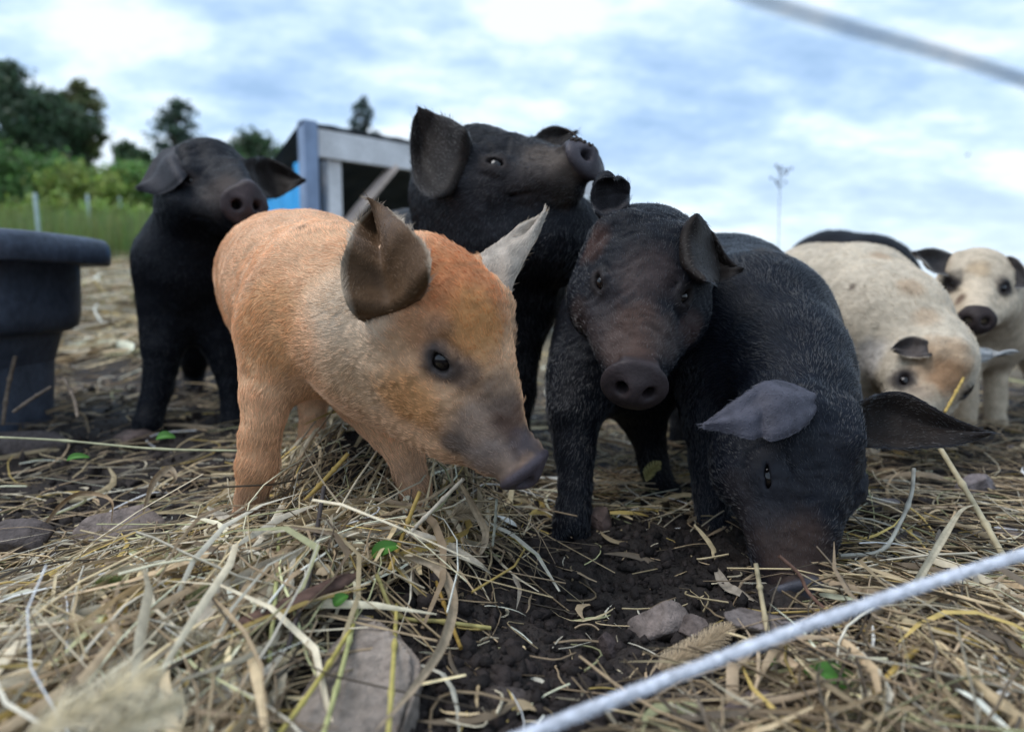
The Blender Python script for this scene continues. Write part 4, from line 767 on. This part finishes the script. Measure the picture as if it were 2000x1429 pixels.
rock('dark flat stone below the trough', 70, 880, (.11, .05, .045), DKR, 3, .1, .36)
rock('dark brown stone below the left black piglet hoof', 255, 868, (.06, .045, .04), (.13, .095, .085), 4, .3, .4)
rock('dark stone at the left edge of the straw', 25, 1095, (.07, .045, .05), DKR, 5, .2, .4)
rock('round grey stone in the middle of the bare soil', 1285, 1235, (.036, .030, .027), PK, 6, .2, .3, 5)
rock('small stone touching the round grey stone', 1352, 1245, (.020, .017, .020), (.19, .15, .135), 7, .5, .35)
rock('long flat stone under the rooting piglet nose', 1500, 1232, (.055, .028, .020), (.19, .16, .15), 8, -.2, .4)
rock('pointed brown stone beside the middle piglet hoof', 1172, 1040, (.020, .02, .030), (.15, .10, .085), 9, .1, .3)
rock('grey angular stone right of the rooting piglet ear', 1905, 975, (.042, .034, .036), (.20, .17, .17), 10, .6, .35)
rock('flat grey stone at the right edge above the rope', 1985, 1050, (.085, .04, .025), (.17, .145, .14), 11, -.25, .4)
rock('grey stone just right of the rooting piglet cheek', 1728, 1000, (.038, .03, .022), (.16, .14, .14), 12, .3, .4)
rock('dark porous stone right of the rooting piglet snout', 1745, 1130, (.045, .03, .024), (.085, .07, .065), 13, .1, .4)
rock('dull brown stone above the dark porous stone', 1770, 1060, (.040, .028, .022), (.15, .12, .11), 14, -.3, .45)
rock('dark earthy stone at the bottom of the bare soil', 985, 1365, (.038, .02, .014), (.085, .068, .062), 15, .2, .4)
rock('upright dark clod stone left of the round grey stone', 1185, 1275, (.017, .02, .026), (.07, .052, .05), 16, .2, .35)
rock('brownish stone at the bottom right below the rope', 1500, 1420, (.060, .035, .022), (.17, .13, .12), 17, .1, .4)
rock('small pale stone near the dry weeds at the far right', 1985, 880, (.03, .02, .017), (.20, .17, .165), 18, .3, .4)
rock('small dark stone half hidden at the end of the curved blade', 845, 1150, (.014, .014, .016), (.06, .048, .045), 19, 0, .3)

# ------------------------------------------------------------------ single stalks, blades, seed heads and leaves
m_blade = material('dry_blade', .55, .25, 'tint', var=[(60, .75, 1.15), (400, .85, 1.1)], transl=.2, bump=[('noise', 500, .0006, .5)])
m_twig = material('twig', .8, .2, 'tint', var=[(80, .6, 1.3)], bump=[('noise', 200, .001, .6)])
def blade(name, label, cat, pts, width, tint, n=36, twist=.6, group=None, curl=.35):
    C = catmull([PS(*p) for p in pts], n); T = nrm(np.gradient(C, axis=0)); view = nrm(C - CAM); s1 = nrm(np.cross(T, view)); s2 = np.cross(s1, T); t = np.linspace(0, 1, n)
    ro = twist * np.sin(t * 5 + width * 900); sd_ = s1 * np.cos(ro)[:, None] + s2 * np.sin(ro)[:, None]; w_ = (width * np.clip(np.minimum((t + .12) * 3, (1.02 - t) * 2.2), .06, 1))[:, None]; nn = np.cross(sd_, T)
    cs = np.linspace(-1, 1, 5); top_ = np.stack([C + sd_ * w_ * c + nn * w_ * curl * (1 - c * c) for c in cs], 1); bot = top_ - nn[:, None] * .0005; V = np.concatenate((top_.reshape(-1, 3), bot.reshape(-1, 3)))
    i = (np.arange(n - 1)[:, None] * 5 + np.arange(4)[None]).ravel(); q = np.stack((i, i + 1, i + 6, i + 5), 1); F = np.concatenate((q, q[:, ::-1] + n * 5)); r = np.random.default_rng(int(abs(pts[0][0])))
    st = np.tile(np.repeat((.85 + .3 * r.random(n))[:, None], 5, 1).ravel(), 2)[:, None] * np.tile(np.array((.9, 1.05, .85, 1.05, .9)), 2 * n)[:, None]
    o = np_mesh(name, V, F, m_blade, cols=np.array(tint) * st); tag(o, label, cat, group); return o
def stalk(name, label, cat, pts, rad, tint, n=24, mat=None, group=None, knots=True):
    C = catmull([PS(*p) for p in pts], n); m = MB(); rr = rad * np.ones(n)
    if knots: rr[n // 3] *= 1.5; rr[2 * n // 3] *= 1.45
    m.tube(C, rr, 7); V = np.array(m.v); F4 = [f for f in m.f if len(f) == 4]; o = np_mesh(name, V, F4, mat or m_straw, cols=np.tile(np.array(tint)[None], (len(V), 1)) * (.8 + .4 * np.repeat(np.random.default_rng(3).random(n), 7))[:, None]); tag(o, label, cat, group); return o
def thick_at(x, y, px, py):
    return (.006 + .030 * gauss(x, y, -.25, .75, .3, .3)) * poly_in(px, py, heap) + .010
def surf_depth(px, py):
    t = np.arange(.3, 3, .004); pts = CAM + t[:, None] * (CF + (px - 1000) / FOC * CR - (py - 714.5) / FOC * CU); pp = np.full(len(t), float(px)), np.full(len(t), float(py))
    h = pts[:, 2] - terrain(pts[:, 0], pts[:, 1], False) - thick_at(pts[:, 0], pts[:, 1], *pp); i = int(np.argmax(h < 0)); return t[i] if h[i] < 0 else 9.
def PS(px, py, d): return P(px, py, min(d, surf_depth(px, py) - .006)) if py > 760 else P(px, py, d)
TAN, PALE, GOLD, GRN = (.48, .37, .25), (.66, .58, .46), (.55, .38, .11), (.46, .46, .20)
blade('dry_leaf', 'long curled tan leaf arching over the flat stone slab', 'leaf', [(790, 1088, .80), (850, 1105, .78), (884, 1165, .72), (868, 1250, .63), (810, 1340, .55), (735, 1425, .49)], .0058, TAN)
blade('dry_leaf', 'pale broad leaf lying under the orange piglet chin', 'leaf', [(690, 1040, .86), (780, 1038, .85), (860, 1060, .84), (930, 1098, .82), (962, 1122, .81)], .0062, PALE)
blade('dry_leaf', 'bent tan leaf curling at the orange piglet snout', 'leaf', [(895, 935, .80), (925, 990, .82), (948, 1040, .83), (935, 1080, .83), (905, 1050, .84)], .0045, TAN)
blade('dry_leaf', 'wide pale leaf slanting across the straw heap', 'leaf', [(380, 1235, .66), (430, 1165, .70), (500, 1120, .74), (570, 1085, .77), (630, 1060, .80)], .0085, PALE, twist=.4)
blade('dry_leaf', 'white straw leaf at the orange piglet hoof', 'leaf', [(405, 990, .91), (450, 1018, .89), (500, 1048, .87), (545, 1040, .86)], .0060, PALE)
blade('dry_leaf', 'looped dead leaf on the soil left of the orange piglet', 'leaf', [(280, 1000, .95), (300, 940, .98), (330, 915, 1.0), (342, 935, .99), (320, 955, .98)], .0045, TAN)
blade('dry_leaf', 'thin brown leaf arched over the pinkish stone', 'leaf', [(80, 1035, .96), (120, 985, .98), (160, 963, .99), (215, 975, .97), (218, 1020, .95)], .0034, (.38, .26, .15))
blade('dry_leaf', 'blurred pale blade at the lower left corner', 'leaf', [(235, 1430, .52), (240, 1350, .55), (230, 1265, .58)], .0042, PALE)
blade('dry_leaf', 'broad pale blade running to the lower edge at the left', 'leaf', [(360, 1385, .56), (440, 1350, .58), (520, 1310, .60), (560, 1265, .62)], .0055, PALE)
blade('dry_leaf', 'crumpled dry leaf in front of the rooting piglet mouth', 'leaf', [(1395, 1105, .86), (1415, 1140, .83), (1440, 1155, .82), (1480, 1175, .80)], .0060, (.42, .36, .29))
blade('dry_leaf', 'small twisted dead leaf on the bare soil', 'leaf', [(1002, 1125, .82), (1015, 1150, .80), (1008, 1190, .78)], .0028, (.36, .31, .25))
blade('dry_leaf', 'thick bent dry stem leaf above the rope at the right', 'leaf', [(1700, 1290, .62), (1735, 1230, .66), (1830, 1070, .74), (1875, 1000, .78), (1905, 985, .79)], .0038, (.48, .42, .30))
stalk('straw_stalk', 'upright yellow green straw in the middle of the heap', 'straw', [(546, 1030, .80), (540, 1130, .74), (526, 1290, .66)], .0021, GRN)
stalk('straw_stalk', 'yellow green straw leaning across the flat slab', 'straw', [(702, 1170, .70), (672, 1290, .575), (630, 1440, .50)], .0021, GRN)
stalk('straw_stalk', 'second yellow straw slanting over the flat slab', 'straw', [(690, 1220, .63), (620, 1330, .55), (540, 1440, .49)], .0019, (.5, .42, .12))
stalk('straw_stalk', 'straight yellow straw hanging down right of the slab', 'straw', [(775, 1180, .70), (768, 1300, .57), (758, 1440, .49)], .0021, (.52, .44, .14))
stalk('straw_stalk', 'golden straw stuck upright below the orange piglet chin', 'straw', [(820, 960, .84), (788, 1040, .82), (760, 1115, .79)], .0026, GOLD)
stalk('straw_stalk', 'pale straight straw pointing at the orange piglet jaw', 'straw', [(905, 935, .80), (850, 990, .82), (795, 1045, .83)], .0024, PALE)
stalk('straw_stalk', 'golden straw between the orange piglet fore legs', 'straw', [(680, 885, .93), (640, 930, .92), (595, 978, .90)], .0030, GOLD)
stalk('straw_stalk', 'kinked yellow straw lying on the soil right of the slab', 'straw', [(735, 1120, .78), (775, 1200, .73), (860, 1213, .72), (958, 1226, .72)], .0022, (.5, .42, .16))
stalk('straw_stalk', 'brown gold straw falling onto the bare soil', 'straw', [(850, 1130, .78), (875, 1200, .74), (900, 1265, .70)], .0020, (.42, .27, .07))
stalk('straw_stalk', 'long pale green straw across the dark soil at the left', 'straw', [(-40, 852, 1.12), (120, 860, 1.10), (300, 876, 1.08), (470, 880, 1.06)], .0018, (.46, .45, .28))
stalk('straw_stalk', 'light bent stem standing right of the rooting piglet', 'straw', [(1785, 915, .92), (1780, 965, .90), (1758, 1020, .88), (1720, 1075, .85), (1640, 1085, .84)], .0026, (.55, .52, .44))
stalk('straw_stalk', 'long thick straw leaning at the right above the rope', 'straw', [(1830, 865, .98), (1900, 980, .88), (1965, 1095, .78)], .0036, (.52, .44, .28))
stalk('straw_stalk', 'yellow straw standing by the cream piglet chin', 'straw', [(1882, 738, 1.25), (1862, 775, 1.22), (1845, 805, 1.20)], .0026, GOLD)
stalk('straw_stalk', 'straight straw standing in front of the rooting piglet snout', 'straw', [(1476, 1100, .74), (1488, 1170, .72), (1510, 1290, .68)], .0026, (.48, .40, .25))
stalk('straw_stalk', 'golden straw under the rope at the lower right', 'straw', [(1790, 1265, .60), (1745, 1310, .58), (1705, 1360, .56)], .0032, GOLD)
stalk('straw_stalk', 'pale straw crossing below the rope at the bottom', 'straw', [(1285, 1365, .60), (1330, 1400, .58), (1390, 1445, .56)], .0034, (.5, .40, .28))
stalk('twig', 'dark twig standing upright in the straw heap', 'twig', [(633, 950, .80), (618, 1040, .76), (602, 1130, .71), (562, 1265, .66)], .0026, (.07, .058, .055), mat=m_twig)
stalk('twig', 'reddish twig lying across the rooting piglet snout', 'twig', [(1521, 1085, .735), (1560, 1120, .73), (1582, 1160, .72), (1640, 1215, .70)], .0020, (.16, .09, .065), mat=m_twig, knots=False)
stalk('twig', 'grey brown dry stem standing beside the trough', 'twig', [(30, 695, 1.5), (15, 760, 1.5), (5, 830, 1.48)], .0042, (.16, .12, .09), mat=m_twig)
stalk('twig', 'leaning dry stem on the soil in front of the trough', 'twig', [(100, 755, 1.45), (60, 780, 1.42), (25, 805, 1.4)], .0035, (.18, .14, .11), mat=m_twig)
stalk('twig', 'bent stem between the trough and the left black piglet', 'twig', [(125, 738, 1.45), (145, 780, 1.42), (152, 815, 1.4)], .0035, (.22, .17, .13), mat=m_twig)
stalk('straw_stalk', 'dangling root thread below the orange piglet snout', 'straw', [(970, 975, .80), (966, 1030, .82), (962, 1065, .83)], .0016, (.42, .42, .34))
# strip of bark
def bark_strip():
    C = catmull([PS(440, 1232, .67), PS(540, 1190, .70), PS(620, 1155, .72), PS(700, 1120, .75)], 30); m = MB(); m.tube(C, .011 * np.clip(np.minimum(np.linspace(.2, 6, 30), np.linspace(6, .3, 30)), .2, 1), 8); V = np.array(m.v); c = C.repeat(8, 0); V = c + (V - c) * np.array((1, 1, .45)) * (1 + .5 * (vnoise(V, 120, 3, 2)[:, None] - .5))
    o = np_mesh('bark_strip', V, [f for f in m.f if len(f) == 4], m_twig, cols=np.tile(np.array((.105, .062, .048)), (len(V), 1)) * (.6 + .8 * vnoise(V, 150, 9, 2)[:, None])); tag(o, 'reddish brown strip of bark in the straw left of the slab', 'bark')
bark_strip()
def foxtail(label, pts, rad, tint, nb, seed, tip=(.42, .36, .22)):
    root = empty('foxtail', P(*pts[0])); tag(root, label, 'seed head'); C = catmull([PS(*p) for p in pts], 40); m = MB(); m.tube(C, .0012, 6); o = m.build('stem', m_straw_plain, smooth=True); adopt(o, root)
    r = np.random.default_rng(seed); t = r.random(nb); L_ = len(C) - 1; i = (t * L_).astype(int); c = C[i] + (C[np.minimum(i + 1, L_)] - C[i]) * (t * L_ - i)[:, None]; T = nrm(np.gradient(C, axis=0))[i]; d = nrm(r.normal(size=(nb, 3))); d = nrm(d - (d * T).sum(1, keepdims=True) * T)
    env = (rad * np.clip(np.minimum(t * 6 + .25, (1 - t) * 2.5 + .15), 0, 1))[:, None]; K = 3; pts_ = np.stack((c, c + (d * .6 + T * .5) * env * .7, c + (d + T * .8) * env * 1.25), 1)
    cu = bpy.data.hair_curves.new('bristle'); cu.add_curves([K] * nb); cu.points.foreach_set('position', pts_.reshape(-1).astype(np.float32)); ra = cu.attributes.get('radius') or cu.attributes.new('radius', 'FLOAT', 'POINT')
    ra.data.foreach_set('value', np.tile(np.array((.00045, .0003, .0001)), nb).astype(np.float32)); at_ = cu.attributes.new('tint', 'FLOAT_COLOR', 'CURVE'); c4 = np.ones((nb, 4), np.float32); c4[:, :3] = np.array(tint) * (.6 + .8 * r.random((nb, 1))); at_.data.foreach_set('color', c4.ravel())
    cu.materials.append(m_hair_light); ob = bpy.data.objects.new('bristle', cu); col.objects.link(ob); adopt(ob, root)
m_straw_plain = material('seed_stem', .6, .3, None, (.36, .29, .16))
foxtail('tan bristly foxtail head on the soil behind the rope', [(1270, 1320, .64), (1330, 1285, .66), (1390, 1250, .68), (1440, 1215, .70)], .011, (.50, .39, .26), 1300, 1)
foxtail('green foxtail head standing between the middle piglet legs', [(1262, 940, 1.08), (1270, 920, 1.08), (1290, 902, 1.08)], .008, (.34, .32, .14), 500, 2)
foxtail('fluffy foxtail head lying on the pinkish stone', [(245, 1105, .86), (290, 1075, .88), (330, 1050, .90)], .013, (.32, .26, .17), 900, 3)
foxtail('greenish foxtail head in the straw left of the bark', [(180, 1140, .84), (215, 1140, .83), (245, 1142, .83)], .007, (.22, .26, .10), 500, 4)
foxtail('small greenish foxtail head beside the wide pale leaf', [(365, 1185, .74), (385, 1165, .75), (410, 1150, .76)], .008, (.24, .25, .11), 500, 5)
foxtail('large blurred foxtail head at the lower left corner', [(40, 1450, .33), (130, 1405, .34), (230, 1350, .35), (320, 1310, .36)], .012, (.80, .70, .50), 330, 6)
foxtail('second blurred foxtail head at the bottom left', [(170, 1460, .34), (270, 1405, .35), (360, 1370, .36)], .010, (.80, .71, .52), 280, 7)
foxtail('greyish foxtail head lying across the lower left straw', [(270, 1262, .60), (380, 1255, .60), (500, 1270, .60)], .010, (.52, .46, .34), 800, 8)
foxtail('pale foxtail head below the orange piglet chin', [(880, 1010, .86), (905, 1000, .86), (935, 1005, .86)], .010, (.40, .32, .22), 600, 9)
def green_leaf(label, px, py, d, ln, wd, ang, seed, tint=(.07, .20, .03)):
    c = PS(px, py, d); n = 14; t = np.linspace(-.5, .5, n); u = nrm(CR * math.cos(ang) + CU * math.sin(ang) * .6 + CF * math.sin(ang) * .6); v = nrm(np.cross(u, nrm(CAM - c) * .7 + np.array((0, 0, .7)))); nn = np.cross(v, u)
    w_ = wd * np.sqrt(np.clip(1 - (2 * t) ** 2, 0, 1)) * (1 - .5 * t); cs = np.linspace(-1, 1, 7)
    V = np.stack([c + u * (t * ln)[:, None] + v * (w_ * k_)[:, None] + nn * (abs(k_) * w_ * .5 - .15 * ln * (2 * t) ** 2)[:, None] for k_ in cs], 1); V2 = np.concatenate((V.reshape(-1, 3), (V - nn * .0006).reshape(-1, 3)))
    i = (np.arange(n - 1)[:, None] * 7 + np.arange(6)[None]).ravel(); q = np.stack((i, i + 1, i + 8, i + 7), 1); sh_ = np.tile(np.tile(np.array((.9, 1.05, 1, 1.5, 1, 1.05, .9)), n), 2)[:, None]
    o = np_mesh('green_leaf', V2, np.concatenate((q, q[:, ::-1] + n * 7)), m_leaf, cols=np.array(tint) * sh_); tag(o, label, 'leaf', 'fresh green leaves')
green_leaf('small bright green leaf in the straw below the orange piglet chin', 752, 1072, .78, .032, .009, .5, 1)
green_leaf('round green leaf on the soil by the left black piglet hoof', 322, 852, 1.2, .034, .009, .1, 2)
green_leaf('green leaf on the soil above the pinkish stone', 150, 892, 1.05, .034, .006, .2, 3)
green_leaf('large green leaf below the rope at the lower right', 1640, 1330, .58, .055, .011, -.55, 4)
green_leaf('tiny green sprout right of the bark strip', 665, 1170, .74, .016, .006, .8, 5)
green_leaf('small green blade below the rope near the foxtail', 1520, 1285, .62, .03, .005, .3, 6)

# ------------------------------------------------------------------ dirt on the raised snout
def snout_top(px, below):
    for y_ in range(230, 340, 2):
        if S_BIG.depth(px, y_) is not None: return P(px, y_ + below, S_BIG.depth(px, y_ + below + 1) or 1.1)
    return P(px, 280, 1.1)
dr = empty('snout_dirt', P(1148, 268, 1.1)); tag(dr, 'crumbs of dirt and a twig stuck on top of the raised snout', 'dirt'); r_ = np.random.default_rng(5)
for k_ in range(14):
    v = IV * (1 + .5 * (r_.random((len(IV), 1)) - .5)) * (.0016 + .0034 * r_.random()) * (.6 + .8 * r_.random(3)); p = snout_top(1118 + 58 * r_.random(), 5 * r_.random() ** 2)
    adopt(np_mesh('crumb', v + p, IF, m_crumb, cols=np.tile(np.array((.03, .022, .018)), (len(v), 1))), dr)
m = MB(); m.tube(catmull([snout_top(1126, 0) + np.array((-.018, 0, .016)), snout_top(1126, 0) + np.array((-.006, 0, .009)), snout_top(1140, 3)], 10), .0016, 6); adopt(m.build('twig', m_bark, smooth=True), dr)

# ------------------------------------------------------------------ fence ropes
m_rope = material('white_fibre_rope', .7, .2, None, (.74, .76, .82), var=[(120, .7, 1.15)], bump=[('noise', 600, .001, .7)])
def rope(label, pts, R_, twist, mat, fuzz=0):
    root = empty('fence_rope', P(*pts[0])); tag(root, label, 'rope', 'fence ropes'); n = 260; C = catmull([P(*p) for p in pts], n); T = nrm(np.gradient(C, axis=0)); s1 = nrm(np.cross(T, (0, 0, 1.))); s2 = np.cross(s1, T); ln = np.concatenate(([0], np.cumsum(np.linalg.norm(np.diff(C, axis=0), axis=1))))
    for k_ in range(3):
        a = ln * twist + k_ * 2.094; m = MB(); m.tube(C + (s1 * np.cos(a)[:, None] + s2 * np.sin(a)[:, None]) * R_ * .20, R_ * .81, 8); adopt(m.build('strand', mat, smooth=True), root)
    if fuzz:
        r = np.random.default_rng(9); i = r.integers(0, n, fuzz); a = r.random(fuzz) * 6.28; o_ = s1[i] * np.cos(a)[:, None] + s2[i] * np.sin(a)[:, None]; p0 = C[i] + o_ * R_ * .85; dv = nrm(T[i] * (r.random((fuzz, 1)) - .4) * 2 + o_ * .9)
        pp = np.stack((p0, p0 + dv * R_ * .35, p0 + dv * R_ * .6 + T[i] * R_ * .2), 1); cu = bpy.data.hair_curves.new('fibre'); cu.add_curves([3] * fuzz); cu.points.foreach_set('position', pp.reshape(-1).astype(np.float32)); ra = cu.attributes.get('radius') or cu.attributes.new('radius', 'FLOAT', 'POINT'); ra.data.foreach_set('value', np.full(fuzz * 3, .00012, np.float32)); cu.materials.append(mat); ob = bpy.data.objects.new('fibre', cu); col.objects.link(ob); adopt(ob, root)
rope('thick white fence rope crossing the lower right corner', [(960, 1462, .415), (1200, 1366, .43), (1500, 1250, .455), (1750, 1160, .475), (2000, 1082, .495), (2250, 1010, .515)], .0034, 150, m_rope, 9000)
m_wire = material('grey_blue_wire', .6, .3, None, (.10, .14, .22))
rope('thin blurred fence wire crossing the sky at the upper right', [(1380, -45, .215), (1500, 5, .22), (1700, 66, .228), (1850, 108, .236), (2000, 157, .245), (2200, 235, .26)], .0015, 900, m_wire)

# ------------------------------------------------------------------ weed against the sky, bird
wd_ = empty('dry_weed', P(1520, 700, 3.6)); tag(wd_, 'tall thin dry weed against the sky behind the rooting piglet', 'weed')
m = MB(); bs = P(1518, 690, 3.6); m.tube(catmull([bs, P(1519, 560, 3.6), P(1521, 450, 3.6), P(1524, 330, 3.6)], 20), np.linspace(.0024, .0014, 20), 6); adopt(m.build('stem', m_twig_plain if 'm_twig_plain' in globals() else m_bark, smooth=True), wd_)
r_ = np.random.default_rng(12)
for k_ in range(13):
    y0 = 322 + 38 * r_.random(); x0 = 1524 + 14 * r_.normal(); m = MB(); m.tube([P(1523, y0 + 14, 3.6), P(x0, y0, 3.6 + .03 * r_.normal())], (.0014, .001), 5); v = IV * np.array((.006, .006, .008)); m.add(v + P(x0, y0, 3.6), [tuple(f) for f in IF]); adopt(m.build('branch', m_bark), wd_)
bp_ = P(1890, 304, 30); m = MB(); m.tube([bp_ + np.array((-.09, 0, -.01)), bp_ + np.array((-.05, 0, 0)), bp_ + np.array((.02, 0, .01)), bp_ + np.array((.07, 0, .005))], (.006, .022, .024, .006), 8)
for sg in (-1, 1): m.add([bp_ + np.array(v) for v in ((-.03, 0, .01), (.03, 0, .01), (.02 + .05 * sg, -.06 * sg, .09), (-.02 + .05 * sg, -.06 * sg, .10), (-.03, 0, .004), (.03, 0, .004), (.02 + .05 * sg, -.06 * sg, .086), (-.02 + .05 * sg, -.06 * sg, .096))], [(0, 1, 2, 3), (7, 6, 5, 4), (0, 4, 5, 1), (1, 5, 6, 2), (2, 6, 7, 3), (3, 7, 4, 0)])
o = m.build('bird', m_bark, smooth=False); tag(o, 'tiny dark bird flying in the sky at the upper right', 'bird')
print('done', round(time.time() - T0, 1))
